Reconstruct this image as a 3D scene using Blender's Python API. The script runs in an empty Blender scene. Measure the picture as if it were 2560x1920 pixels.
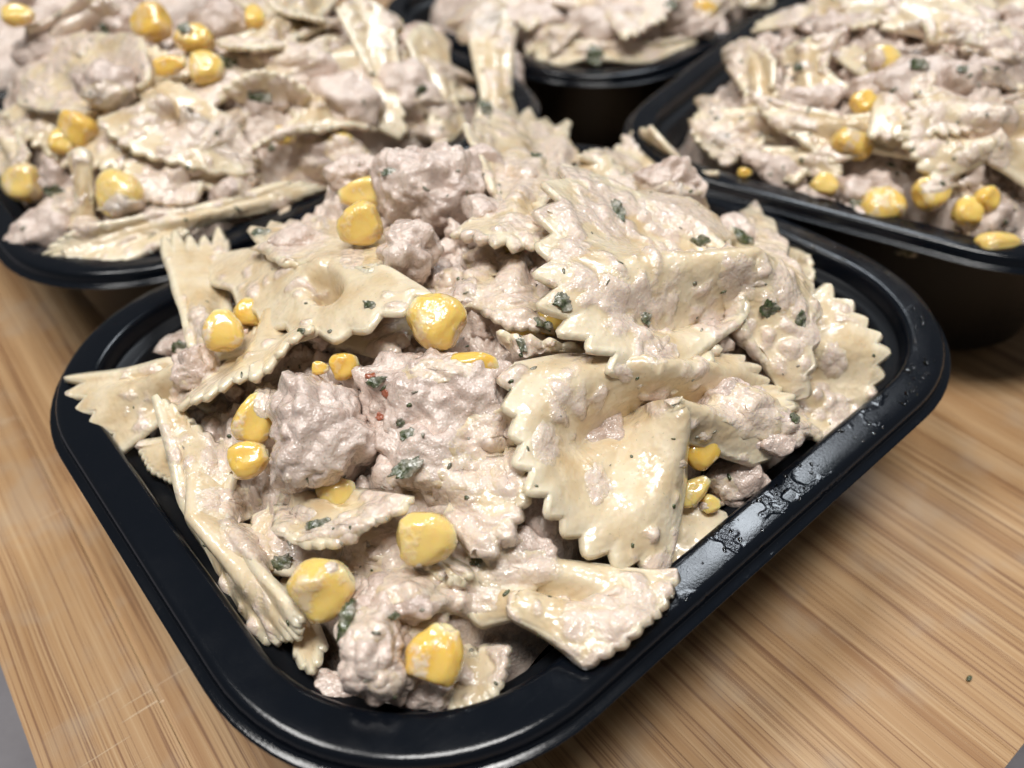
import bpy, bmesh, math, random
import numpy as np
from mathutils import Vector, Matrix

# ------------------------------------------------------------------ camera, light, exposure
MM = 0.001
HALF_A, HALF_B, RAD = 75.0, 62.75, 34.8          # rim of a tray: half length, half width, corner radius (mm)
RIM_Z = 38.0                                      # rim height above the board (mm)
FPX = 2038.2; AZ, EL, ROLL = 0.69438, 0.72837, -0.02832
CAM = np.array([-1.05453, -1.27471, 1.29830]) * 75.0   # relative to the centre of the front tray's rim (mm)
_d = np.array([math.cos(EL)*math.sin(AZ), math.cos(EL)*math.cos(AZ), -math.sin(EL)])
_r = np.cross(_d, [0, 0, 1]); _r /= np.linalg.norm(_r); _u = np.cross(_r, _d)
RIGHT = math.cos(ROLL)*_r + math.sin(ROLL)*_u
UP = -math.sin(ROLL)*_r + math.cos(ROLL)*_u
FWD = _d

sc = bpy.context.scene
COL = sc.collection
cam = bpy.data.cameras.new('camera'); camo = bpy.data.objects.new('camera', cam); COL.objects.link(camo)
cam.sensor_width = 36; cam.lens = FPX/2560*36; cam.clip_start = 0.005; cam.clip_end = 50
cam.dof.use_dof = True; cam.dof.focus_distance = 0.122; cam.dof.aperture_fstop = 14.0
M = Matrix.Identity(4)
for i in range(3):
    M[i][0], M[i][1], M[i][2] = RIGHT[i], UP[i], -FWD[i]
M[0][3], M[1][3], M[2][3] = CAM[0]*MM, CAM[1]*MM, (CAM[2]+RIM_Z)*MM
camo.matrix_world = M
sc.camera = camo

w = bpy.data.worlds.new('World'); sc.world = w; w.use_nodes = True
w.node_tree.nodes['Background'].inputs[0].default_value = (1.0, 0.98, 0.955, 1)
w.node_tree.nodes['Background'].inputs[1].default_value = 0.10

def area(name, loc, target, sx, sy, power, col):
    l = bpy.data.lights.new(name, 'AREA'); l.shape = 'RECTANGLE'; l.size = sx; l.size_y = sy
    l.energy = power; l.color = col
    o = bpy.data.objects.new(name, l); COL.objects.link(o); o.location = loc
    o.rotation_euler = (Vector(target)-Vector(loc)).to_track_quat('-Z', 'Y').to_euler()
    return o
def polar(az, el, d):
    a, e = math.radians(az), math.radians(el)
    return (d*math.cos(e)*math.cos(a), d*math.cos(e)*math.sin(a), d*math.sin(e))
area('ceiling_lamp', polar(235, 80, 1.3), (0, 0, 0.04), 0.48, 0.24, 13.5, (1.0, 0.98, 0.95))
area('ceiling_lamp', polar(140, 66, 1.5), (0, 0, 0.04), 0.44, 0.22, 7.5, (1.0, 0.98, 0.95))
area('window_light', polar(25, 51, 1.5), (0, 0, 0.04), 0.30, 0.32, 6.0, (0.86, 0.93, 1.0))

sc.view_settings.view_transform = 'Standard'; sc.view_settings.look = 'None'
sc.view_settings.gamma = 1; sc.view_settings.use_curve_mapping = False
sc.view_settings.exposure = 0.10
sc.render.engine = 'CYCLES'
sc.cycles.use_denoising = True
sc.cycles.max_bounces = 5; sc.cycles.diffuse_bounces = 3; sc.cycles.glossy_bounces = 2; sc.cycles.transmission_bounces = 4
sc.cycles.caustics_reflective = False; sc.cycles.caustics_refractive = False
sc.cycles.use_adaptive_sampling = True; sc.cycles.adaptive_threshold = 0.03

# ------------------------------------------------------------------ helpers
rng = np.random.default_rng(7)
random.seed(7)
K = 2560/2212.0                                   # all picture positions below were read at 2212 x 1659

def ray(px, py):
    d = FWD + RIGHT*((px*K-1280)/FPX) - UP*((py*K-960)/FPX)
    return d/np.linalg.norm(d)
def pxmm(p):                                      # mm per picture unit at a point
    return float((p-CAM)@FWD)/FPX*K

def hsh(i, j, k, s):
    h = (i.astype(np.uint32)*np.uint32(374761393) + j.astype(np.uint32)*np.uint32(668265263)
         + k.astype(np.uint32)*np.uint32(2147483647) + np.uint32((s*1013904223) & 0xffffffff))
    h = (h ^ (h >> np.uint32(13)))*np.uint32(1274126177)
    h = (h ^ (h >> np.uint32(15)))*np.uint32(2246822519)
    return (h ^ (h >> np.uint32(16)))
def gnoise(p, s=0):                               # gradient noise, about -1..1
    f = np.floor(p); q = p-f; i = f.astype(np.int64)
    u = q*q*q*(q*(q*6-15)+10)
    out = 0
    for dx in (0, 1):
        wx = u[:, 0] if dx else 1-u[:, 0]
        for dy in (0, 1):
            wy = u[:, 1] if dy else 1-u[:, 1]
            for dz in (0, 1):
                wz = u[:, 2] if dz else 1-u[:, 2]
                h = hsh(i[:, 0]+dx, i[:, 1]+dy, i[:, 2]+dz, s)
                gx = (h & np.uint32(1023))/511.5-1; gy = ((h >> np.uint32(10)) & np.uint32(1023))/511.5-1
                gz = ((h >> np.uint32(20)) & np.uint32(1023))/511.5-1
                out = out + wx*wy*wz*(gx*(q[:, 0]-dx)+gy*(q[:, 1]-dy)+gz*(q[:, 2]-dz))
    return out*1.3
def fbm(p, octv=3, s=0, gain=0.5):
    a, o, n = 1.0, 0, 0
    for k in range(octv):
        o = o+a*gnoise(p*(2.03**k)+17.3*k, s+k); n += a; a *= gain
    return o/n
def sstep(x, a, b):
    t = np.clip((x-a)/(b-a), 0, 1); return t*t*(3-2*t)

def mesh_obj(name, verts, faces, mat, parent=None, attrs=None, local=True, smooth=True):
    v = np.asarray(verts, dtype=np.float64)*MM
    v[:, 2] += RIM_Z*MM
    c = np.zeros(3)
    if local and parent is None:
        c = v.mean(0); c[2] = v[:, 2].min()
    elif parent is not None:
        c = np.array(parent.location)
    v = v-c
    me = bpy.data.meshes.new(name)
    f = faces if isinstance(faces, np.ndarray) else None
    if f is not None:
        me.vertices.add(len(v)); me.vertices.foreach_set('co', v.astype(np.float32).ravel())
        n = f.shape[1]
        me.loops.add(f.size); me.loops.foreach_set('vertex_index', f.astype(np.int32).ravel())
        me.polygons.add(len(f))
        me.polygons.foreach_set('loop_start', np.arange(0, f.size, n, dtype=np.int32))
        me.update(calc_edges=True)
    else:
        me.from_pydata([tuple(x) for x in v], [], [tuple(x) for x in faces]); me.update()
    if smooth:
        me.polygons.foreach_set('use_smooth', np.ones(len(me.polygons), dtype=bool))
    for k, a in (attrs or {}).items():
        at = me.attributes.new(k, 'FLOAT', 'POINT'); at.data.foreach_set('value', np.asarray(a, dtype=np.float32))
    me.materials.append(mat)
    o = bpy.data.objects.new(name, me); COL.objects.link(o)
    if parent is not None: o.parent = parent
    else: o.location = c
    return o
def tag(o, label=None, cat=None, group=None, kind=None):
    if label: o['label'] = label
    if cat: o['category'] = cat
    if group: o['group'] = group
    if kind: o['kind'] = kind
    return o
def empty(name, x, y, z):
    o = bpy.data.objects.new(name, None); COL.objects.link(o); o.location = (x*MM, y*MM, (z+RIM_Z)*MM)
    o.empty_display_size = 0.01
    return o

# ------------------------------------------------------------------ materials
class NT:
    def __init__(s, name):
        s.m = bpy.data.materials.new(name); s.m.use_nodes = True; s.t = s.m.node_tree
        s.b = s.t.nodes['Principled BSDF']; s.tc = None
    def n(s, typ, **kw):
        x = s.t.nodes.new(typ)
        for k, v in kw.items(): setattr(x, k, v)
        return x
    def lk(s, a, b): s.t.links.new(a, b)
    def obj(s):
        if not s.tc: s.tc = s.n('ShaderNodeTexCoord')
        return s.tc.outputs['Object']
    def noise(s, scale, detail=3, rough=0.5, vec=None, dist=0.0):
        x = s.n('ShaderNodeTexNoise'); x.inputs['Scale'].default_value = scale
        x.inputs['Detail'].default_value = detail; x.inputs['Roughness'].default_value = rough
        x.inputs['Distortion'].default_value = dist
        s.lk(vec if vec is not None else s.obj(), x.inputs['Vector']); return x.outputs['Fac']
    def ramp(s, fac, stops):
        x = s.n('ShaderNodeValToRGB'); e = x.color_ramp.elements
        while len(e) > 1: e.remove(e[-1])
        for i, (p, c) in enumerate(stops):
            q = e[0] if i == 0 else e.new(p)
            q.position = p; q.color = (*c, 1) if len(c) == 3 else c
        s.lk(fac, x.inputs[0]); return x.outputs['Color']
    def fr(s, fac, a, b, c=0.0, d=1.0):
        x = s.n('ShaderNodeMapRange'); x.interpolation_type = 'SMOOTHSTEP'
        for k, v in zip((1, 2, 3, 4), (a, b, c, d)): x.inputs[k].default_value = v
        s.lk(fac, x.inputs[0]); return x.outputs[0]
    def mix(s, fac, a, b):
        x = s.n('ShaderNodeMix', data_type='RGBA')
        for sock, v in ((x.inputs[0], fac), (x.inputs[6], a), (x.inputs[7], b)):
            if isinstance(v, (int, float)): sock.default_value = v
            elif isinstance(v, tuple): sock.default_value = (*v, 1)
            else: s.lk(v, sock)
        return x.outputs[2]
    def mth(s, op, a, b=0.0):
        x = s.n('ShaderNodeMath', operation=op)
        for sock, v in ((x.inputs[0], a), (x.inputs[1], b)):
            if isinstance(v, (int, float)): sock.default_value = v
            else: s.lk(v, sock)
        return x.outputs[0]
    def attr(s, name):
        x = s.n('ShaderNodeAttribute', attribute_name=name); return x.outputs['Fac']
    def rand(s):
        return s.n('ShaderNodeObjectInfo').outputs['Random']
    def bump(s, h, dist, strength=1.0, prev=None):
        x = s.n('ShaderNodeBump'); x.inputs['Strength'].default_value = strength
        x.inputs['Distance'].default_value = dist; s.lk(h, x.inputs['Height'])
        if prev is not None: s.lk(prev, x.inputs['Normal'])
        return x.outputs['Normal']
    def set(s, **kw):
        for k, v in kw.items():
            i = s.b.inputs[k.replace('_', ' ')]
            if isinstance(v, (int, float)): i.default_value = v
            elif isinstance(v, tuple): i.default_value = v
            else: s.lk(v, i)

TUNA_A, TUNA_B, TUNA_C = (0.64, 0.51, 0.435), (0.75, 0.625, 0.54), (0.47, 0.35, 0.29)
SAUCE = (0.69, 0.565, 0.465)

def grains(t, scale):                              # rounded lumps parted by creases
    n = t.noise(scale, 1, 0.5)
    return t.mth('ABSOLUTE', t.mth('MULTIPLY', t.mth('SUBTRACT', n, 0.5), 3.2))

def mat_pasta():
    t = NT('cooked_pasta')
    n1 = t.noise(150, 2); n2 = t.noise(800, 2, 0.6); n3 = t.noise(2000, 1, 0.6)
    base = t.ramp(n1, [(0.3, (0.60, 0.445, 0.255)), (0.5, (0.685, 0.56, 0.375)), (0.72, (0.735, 0.63, 0.46))])
    base = t.mix(t.mth('MULTIPLY', t.attr('edge'), 0.7), base, (0.755, 0.675, 0.51))
    fine = t.ramp(n2, [(0.30, TUNA_A), (0.5, SAUCE), (0.7, (0.73, 0.62, 0.515))])
    sm = t.fr(t.mth('ADD', t.attr('sauce'), t.mth('MULTIPLY', t.mth('SUBTRACT', n2, 0.5), 0.8)), 0.12, 0.75)
    base = t.mix(sm, base, fine)
    base = t.mix(t.mth('MULTIPLY', t.fr(n3, 0.70, 0.74), 0.35), base, (0.25, 0.24, 0.15))
    w1 = t.noise(330, 2, 0.55)
    h = t.mth('ADD', t.mth('MULTIPLY', w1, 1.5), t.mth('MULTIPLY', t.mth('ADD', n2, t.mth('MULTIPLY', n3, 0.5)), t.mth('ADD', t.mth('MULTIPLY', sm, 0.55), 0.02)))
    t.set(Base_Color=base, Roughness=t.fr(n1, 0.40, 0.62, 0.28, 0.44), Subsurface_Weight=0.25,
          Subsurface_Radius=(1.0, 0.66, 0.34), Subsurface_Scale=0.0016, Specular_IOR_Level=0.5, Coat_Weight=1.0, Coat_Roughness=0.16, Coat_IOR=1.52)
    t.lk(t.bump(h, 0.0011, 0.34), t.b.inputs['Normal'])
    t.lk(t.bump(t.mth('MULTIPLY', t.noise(700, 1, 0.5), t.mth('ADD', t.mth('MULTIPLY', sm, 0.75), 0.32)), 0.0012, 0.7), t.b.inputs['Coat Normal'])
    return t.m
def mat_tuna(name, a, b, c):
    t = NT(name)
    n1 = t.noise(150, 2); n2 = t.noise(760, 2, 0.65); n3 = t.noise(2100, 1, 0.6)
    g = t.mth('ABSOLUTE', t.mth('MULTIPLY', t.mth('SUBTRACT', n2, 0.5), 3.2))
    col = t.ramp(n1, [(0.30, c), (0.48, a), (0.66, b)])
    col = t.mix(t.fr(n2, 0.50, 0.78, 0, 0.7), col, (0.75, 0.655, 0.57))
    col = t.mix(t.fr(n2, 0.42, 0.25, 0, 0.45), col, c)
    col = t.mix(t.mth('MULTIPLY', t.rand(), 0.35), col, (0.58, 0.48, 0.435))
    col = t.mix(t.mth('MULTIPLY', t.fr(n3, 0.68, 0.72), 0.5), col, (0.20, 0.18, 0.12))
    h = t.mth('ADD', t.mth('MULTIPLY', g, 0.7), t.mth('MULTIPLY', n3, 0.8))
    t.set(Base_Color=col, Roughness=t.fr(n1, 0.4, 0.62, 0.26, 0.46), Subsurface_Weight=0.2,
          Subsurface_Radius=(1.0, 0.6, 0.45), Subsurface_Scale=0.0012, Coat_Weight=1.0, Coat_Roughness=0.14, Coat_IOR=1.55)
    t.lk(t.bump(h, 0.0008, 0.26), t.b.inputs['Normal'])
    t.lk(t.bump(t.mth('ADD', n2, t.mth('MULTIPLY', n3, 0.30)), 0.0012, 0.75), t.b.inputs['Coat Normal'])
    return t.m
def mat_corn():
    t = NT('corn')
    n1 = t.noise(260, 2); n2 = t.noise(1200, 1, 0.6)
    col = t.ramp(t.rand(), [(0.0, (0.76, 0.455, 0.06)), (0.5, (0.79, 0.54, 0.115)), (1.0, (0.79, 0.59, 0.21))])
    col = t.mix(t.fr(n1, 0.55, 0.35, 0, 0.5), col, (0.82, 0.60, 0.20))
    col = t.mix(t.attr('tip'), col, (0.78, 0.68, 0.40))
    film = t.fr(t.mth('ADD', n1, t.mth('MULTIPLY', t.mth('SUBTRACT', n2, 0.5), 0.3)), 0.44, 0.66)
    col = t.mix(t.mth('MULTIPLY', film, t.attr('film')), col, (0.73, 0.60, 0.44))
    nb = t.bump(t.mth('ADD', t.mth('MULTIPLY', film, 0.7), t.mth('MULTIPLY', n2, 0.25)), 0.0004, 0.4)
    t.set(Base_Color=col, Roughness=t.fr(film, 0, 1, 0.2, 0.42), Normal=nb,
          Subsurface_Weight=0.6, Subsurface_Radius=(1.0, 0.6, 0.2), Subsurface_Scale=0.0022, Coat_Weight=0.7, Coat_Roughness=0.07)
    t.lk(nb, t.b.inputs['Coat Normal'])
    return t.m
def mat_herb():
    t = NT('herb_leaf')
    n1 = t.noise(500, 3); n2 = t.noise(1500, 3)
    col = t.ramp(n2, [(0.3, (0.02, 0.03, 0.010)), (0.55, (0.06, 0.078, 0.030)), (0.75, (0.13, 0.155, 0.065))])
    col = t.mix(t.fr(n1, 0.40, 0.66, 0, 0.85), col, (0.40, 0.37, 0.31))
    t.set(Base_Color=col, Roughness=0.25, Normal=t.bump(n2, 0.0006, 0.6), Coat_Weight=0.5, Coat_Roughness=0.08)
    return t.m
def mat_red():
    t = NT('pepper_flake'); t.set(Base_Color=(0.30, 0.085, 0.04, 1), Roughness=0.3, Coat_Weight=0.4); return t.m
def mat_tray():
    t = NT('black_plastic')
    o = t.obj(); n = t.noise(2200, 3, 0.7); n1 = t.noise(90, 4, 0.6)
    st = t.n('ShaderNodeMapping'); t.lk(o, st.inputs[0]); st.inputs['Scale'].default_value = (60, 900, 200)
    scr = t.noise(1.0, 2, 0.5, st.outputs[0])
    rough = t.mth('ADD', t.fr(n1, 0.35, 0.7, 0.13, 0.22), t.mth('MULTIPLY', t.fr(scr, 0.62, 0.75), 0.08))
    sx = t.n('ShaderNodeSeparateXYZ'); t.lk(o, sx.inputs[0])
    zone = t.mth('MULTIPLY', t.fr(sx.outputs[0], -0.030, -0.005), t.fr(sx.outputs[1], -0.050, -0.056))
    film = t.mth('MULTIPLY', t.fr(t.noise(75, 3, 0.6), 0.50, 0.54), zone)      # greasy finger smears on one side of the rim
    wet = t.noise(900, 3, 0.7)
    rough = t.mth('SUBTRACT', rough, t.mth('MULTIPLY', film, 0.09))
    n = t.mth('ADD', n, t.mth('MULTIPLY', t.mth('MULTIPLY', wet, film), 9.0))
    dust = t.fr(t.noise(3800, 1), 0.79, 0.82, 0, 0.35)
    col = t.mix(dust, (0.003, 0.0045, 0.0075), (0.15, 0.15, 0.15))
    t.set(Base_Color=col, Roughness=rough, Specular_IOR_Level=0.38, Normal=t.bump(n, 0.0001, 0.2))
    return t.m
def mat_tub():
    t = NT('black_plastic_wall'); t.set(Base_Color=(0.005, 0.006, 0.008, 1), Roughness=0.4, Specular_IOR_Level=0.22); return t.m
def mat_wood():
    t = NT('bamboo')
    o = t.obj(); rnd = t.rand()
    off = t.n('ShaderNodeCombineXYZ'); t.lk(t.mth('MULTIPLY', rnd, 7.0), off.inputs[0]); t.lk(t.mth('MULTIPLY', rnd, 13.0), off.inputs[1])
    add = t.n('ShaderNodeVectorMath', operation='ADD'); t.lk(o, add.inputs[0]); t.lk(off.outputs[0], add.inputs[1])
    warp = t.n('ShaderNodeTexNoise'); warp.inputs['Scale'].default_value = 22; warp.inputs['Detail'].default_value = 2
    t.lk(add.outputs[0], warp.inputs['Vector'])
    wv = t.n('ShaderNodeVectorMath', operation='SCALE'); t.lk(warp.outputs['Color'], wv.inputs[0]); wv.inputs['Scale'].default_value = 0.0008
    ad2 = t.n('ShaderNodeVectorMath', operation='ADD'); t.lk(add.outputs[0], ad2.inputs[0]); t.lk(wv.outputs[0], ad2.inputs[1])
    def st(sx, sy):
        m = t.n('ShaderNodeMapping'); t.lk(ad2.outputs[0], m.inputs[0]); m.inputs['Scale'].default_value = (sx, sy, sx); return m.outputs[0]
    g1 = t.noise(1.0, 2, 0.55, st(190, 5)); g2 = t.noise(1.0, 3, 0.75, st(1050, 4)); g3 = t.noise(1.0, 2, 0.7, st(2900, 10))
    col = t.ramp(g1, [(0.30, (0.27, 0.137, 0.057)), (0.45, (0.375, 0.222, 0.104)), (0.58, (0.445, 0.283, 0.145)), (0.72, (0.51, 0.35, 0.198))])
    col = t.mix(t.fr(g2, 0.45, 0.385, 0, 0.9), col, (0.17, 0.078, 0.036))
    col = t.mix(t.fr(g2, 0.56, 0.64, 0, 0.55), col, (0.56, 0.385, 0.215))
    col = t.mix(t.fr(g3, 0.44, 0.35, 0, 0.75), col, (0.15, 0.07, 0.034))
    col = t.mix(t.fr(g3, 0.58, 0.66, 0, 0.4), col, (0.58, 0.42, 0.25))
    col = t.mix(t.mth('MULTIPLY', rnd, 0.25), col, (0.33, 0.18, 0.085))
    grey = t.fr(t.noise(60, 3, 0.6), 0.5, 0.7, 0, 0.3)
    col = t.mix(grey, col, (0.38, 0.32, 0.25))
    # knife scratches, pale and thin, across the grain
    m = t.n('ShaderNodeMapping'); t.lk(add.outputs[0], m.inputs[0]); m.inputs['Rotation'].default_value = (0, 0, -0.35); m.inputs['Scale'].default_value = (30, 1500, 1)
    sn = t.fr(t.noise(1.0, 0, 0.5, m.outputs[0]), 0.77, 0.79)
    patch = t.fr(t.noise(28, 2), 0.55, 0.65)
    sn = t.mth('MULTIPLY', sn, patch)
    col = t.mix(t.mth('MULTIPLY', sn, 0.5), col, (0.68, 0.54, 0.38))
    h = t.mth('ADD', t.mth('MULTIPLY', g2, 0.6), t.mth('MULTIPLY', g3, 0.5))
    h = t.mth('SUBTRACT', h, t.mth('MULTIPLY', sn, 0.6))
    t.set(Base_Color=col, Roughness=t.fr(g2, 0.3, 0.7, 0.5, 0.38), Normal=t.bump(h, 0.0003, 0.5), Specular_IOR_Level=0.4)
    return t.m
def mat_counter():
    t = NT('grey_counter'); n = t.noise(60, 5, 0.65)
    t.set(Base_Color=t.ramp(n, [(0.3, (0.125, 0.118, 0.13)), (0.7, (0.175, 0.168, 0.18))]), Roughness=0.55); return t.m
def mat_drop():
    t = NT('water'); t.set(Base_Color=(1, 1, 1, 1), Roughness=0.03, IOR=1.33, Transmission_Weight=1.0); return t.m

PASTA = mat_pasta(); TUNA = mat_tuna('tuna', TUNA_A, TUNA_B, TUNA_C)
SAUCEM = mat_tuna('tuna_sauce', (0.635, 0.51, 0.425), (0.74, 0.62, 0.525), (0.47, 0.355, 0.28))
CORN = mat_corn(); HERB = mat_herb(); RED = mat_red(); TRAY = mat_tray(); TUBM = mat_tub(); WOOD = mat_wood(); COUNTER = mat_counter(); DROP = mat_drop()

# ------------------------------------------------------------------ setting: counter, board
def box(name, x0, x1, y0, y1, z0, z1, mat, bev, rot=0.0, parent=None):
    bm = bmesh.new(); bmesh.ops.create_cube(bm, size=1)
    cx, cy, cz = (x0+x1)/2, (y0+y1)/2, (z0+z1)/2
    for v in bm.verts: v.co = Vector((v.co.x*(x1-x0), v.co.y*(y1-y0), v.co.z*(z1-z0)))*MM
    if bev: bmesh.ops.bevel(bm, geom=bm.edges[:], offset=bev*MM, segments=2, affect='EDGES')
    me = bpy.data.meshes.new(name); bm.to_mesh(me); bm.free(); me.materials.append(mat)
    o = bpy.data.objects.new(name, me); COL.objects.link(o)
    o.location = (cx*MM, cy*MM, (cz+RIM_Z)*MM)
    if parent is not None: o.parent = parent
    return o
BT = -RIM_Z
counter = tag(box('countertop', -900, 1200, -900, 1200, BT-60, BT-20, COUNTER, 0), kind='structure')
board = empty('cutting_board', -106.5, -98.0, BT-19.9)
tag(board, 'pale striped bamboo cutting board lying under all the black trays', 'cutting board')
board.rotation_euler = (0, 0, math.radians(-2.2))
SW, BL = 21.0, 430.0
for i in range(25):
    o = box('strip', 0, SW-0.03, 0, BL, 0, 19.9, WOOD, 0.9 if i in (0, 24) else 0.06)
    o.parent = board; o.location = ((i*SW+SW/2)*MM, BL/2*MM, 9.95*MM)

# ------------------------------------------------------------------ trays
def ring(o, z, n=18, m=10):
    a, b, r = HALF_A+o, HALF_B+o, max(RAD+o, 6.0)
    P = []
    for cx, cy, t0 in ((a-r, b-r, 0), (-(a-r), b-r, 90), (-(a-r), -(b-r), 180), (a-r, -(b-r), 270)):
        for k in range(n):
            t = math.radians(t0+90*k/(n-1)); P.append((cx+r*math.cos(t), cy+r*math.sin(t), z))
    Q = []
    for i in range(len(P)):
        p, q = np.array(P[i]), np.array(P[(i+1) % len(P)])
        Q.append(p)
        if i % n == n-1:
            for k in range(1, m): Q.append(p+(q-p)*k/m)
    return np.array(Q)
def sweep(prof, closed_end=False):
    V = [ring(o, z) for o, z in prof]; n = len(V[0]); F = []
    for i in range(len(V)-1):
        for j in range(n):
            k = (j+1) % n
            F.append((i*n+j, i*n+k, (i+1)*n+k, (i+1)*n+j))
    V = np.vstack(V)
    return V, F, n
RIM_PROF = [(-7.2, -4.0), (-6.95, -1.6), (-6.75, -0.75), (-6.4, -0.25), (-5.9, -0.03), (-5.4, 0.0), (-3.2, 0.03), (-1.5, 0.0), (-0.9, -0.08), (-0.45, -0.3), (-0.18, -0.65), (-0.05, -1.1), (0.1, -2.0),
            (0.2, -2.35), (0.5, -2.55), (1.2, -2.6), (1.5, -2.68), (1.6, -2.85), (1.5, -3.05), (1.1, -3.1), (0.1, -3.1), (-0.5, -2.9), (-0.8, -2.2), (-1.2, -1.0), (-6.0, -0.9), (-6.3, -1.8), (-6.4, -3.6)]
TUB_PROF = [(-6.42, -3.55), (-6.6, -4.8), (-9.0, -5.3), (-9.4, -5.8), (-15.4, -35.5), (-17.2, -37.7), (-19.5, -38.0), (-34, -38.0),
            (-34, -37.2), (-20, -37.2), (-18, -36.8), (-16.2, -35.0), (-10.2, -5.6), (-9.8, -4.9), (-9.2, -4.6), (-7.6, -4.25), (-7.19, -3.95)]
def xform(V, pose):
    x, y, z, th = pose; c, s = math.cos(th), math.sin(th)
    W = V.copy(); W[:, 0] = c*V[:, 0]-s*V[:, 1]+x; W[:, 1] = s*V[:, 0]+c*V[:, 1]+y; W[:, 2] = V[:, 2]+z
    return W
POSES = {'front': (0, 0, 0, 0), 'left': (10.5, 128.5, 0.6, 0.0), 'right': (151.0, 2.5, 3.0, 0.275),
         'middle': (164.5, 135.5, 0.3, 0.108), 'far': (306.0, 60.0, 0.0, 0.2), 'back': (8.0, 258.0, 0.0, 0.03)}
meshes = {}
def make_tray(key, label):
    x, y, z, th = POSES[key]
    e = empty('food_tray', x, y, BT+z); e.rotation_euler = (0, 0, th)
    tag(e, label, 'food tray', 'black plastic trays of pasta salad')
    if not meshes:
        V, F, n = sweep(RIM_PROF); o = mesh_obj('rim', V, F, TRAY); meshes['rim'] = (o.data, np.array(o.location)); bpy.data.objects.remove(o)
        V, F, n = sweep(TUB_PROF)
        # floor caps inside and outside
        i0, i1 = 7*n, 8*n
        F += [tuple(range(i0, i0+n)), tuple(reversed(range(i1, i1+n)))]
        F = [f for f in F if not (len(f) == 4 and f[0]//n == 7 and f[2]//n == 8)]
        o = mesh_obj('tub', V, F, TUBM); meshes['tub'] = (o.data, np.array(o.location)); bpy.data.objects.remove(o)
    for k in ('rim', 'tub'):
        o = bpy.data.objects.new(k, meshes[k][0]); COL.objects.link(o); o.parent = e
        o.location = Vector(meshes[k][1])
    return e
make_tray('front', 'black plastic tray in front with its whole rim in view')
make_tray('left', 'black plastic tray behind the front one at the left edge')
make_tray('right', 'black plastic tray at the right, its rim resting on the front tray')
make_tray('middle', 'black plastic tray in the middle of the back row')
make_tray('back', 'black plastic tray hidden behind the left one at the top edge')
make_tray('far', 'farthest black plastic tray at the top right corner')

# ------------------------------------------------------------------ mound of food in a tray
PEAK = {'front': 21.0, 'left': 27.0, 'right': 24.0, 'middle': 24.0, 'far': 24.0, 'back': 25.0}
def to_local(key, x, y):
    px, py, pz, th = POSES[key]; c, s = math.cos(th), math.sin(th)
    dx, dy = x-px, y-py
    return c*dx+s*dy, -s*dx+c*dy
def mound(key, x, y):
    lx, ly = to_local(key, x, y)
    u, v = np.abs(lx)/70.0, np.abs(ly)/58.0
    h = (PEAK[key]+4)*np.clip(1-u**2.4, 0, 1)*np.clip(1-v**2.4, 0, 1)-4
    return h+POSES[key][2]
def hit(key, px, py, dh=0.0):
    d = ray(px, py)
    t0 = (60-CAM[2])/d[2]; t1 = (-8-CAM[2])/d[2]
    t = np.linspace(t0, t1, 900); X = CAM+t[:, None]*d
    g = X[:, 2]-(mound(key, X[:, 0], X[:, 1])+dh)
    lx, ly = to_local(key, X[:, 0], X[:, 1])
    inside = (np.abs(lx) < 74) & (np.abs(ly) < 62)
    cand = np.where(g < 0)[0]
    if len(cand) and inside[cand[0]]: return X[cand[0]]
    ok = np.where(inside)[0]
    if len(ok):
        i = ok[np.argmin(g[ok])]
        if len(cand) == 0 or g[i] < 14: return X[i]
    if len(cand): return X[cand[0]]
    return X[np.argmin(g)]

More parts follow.
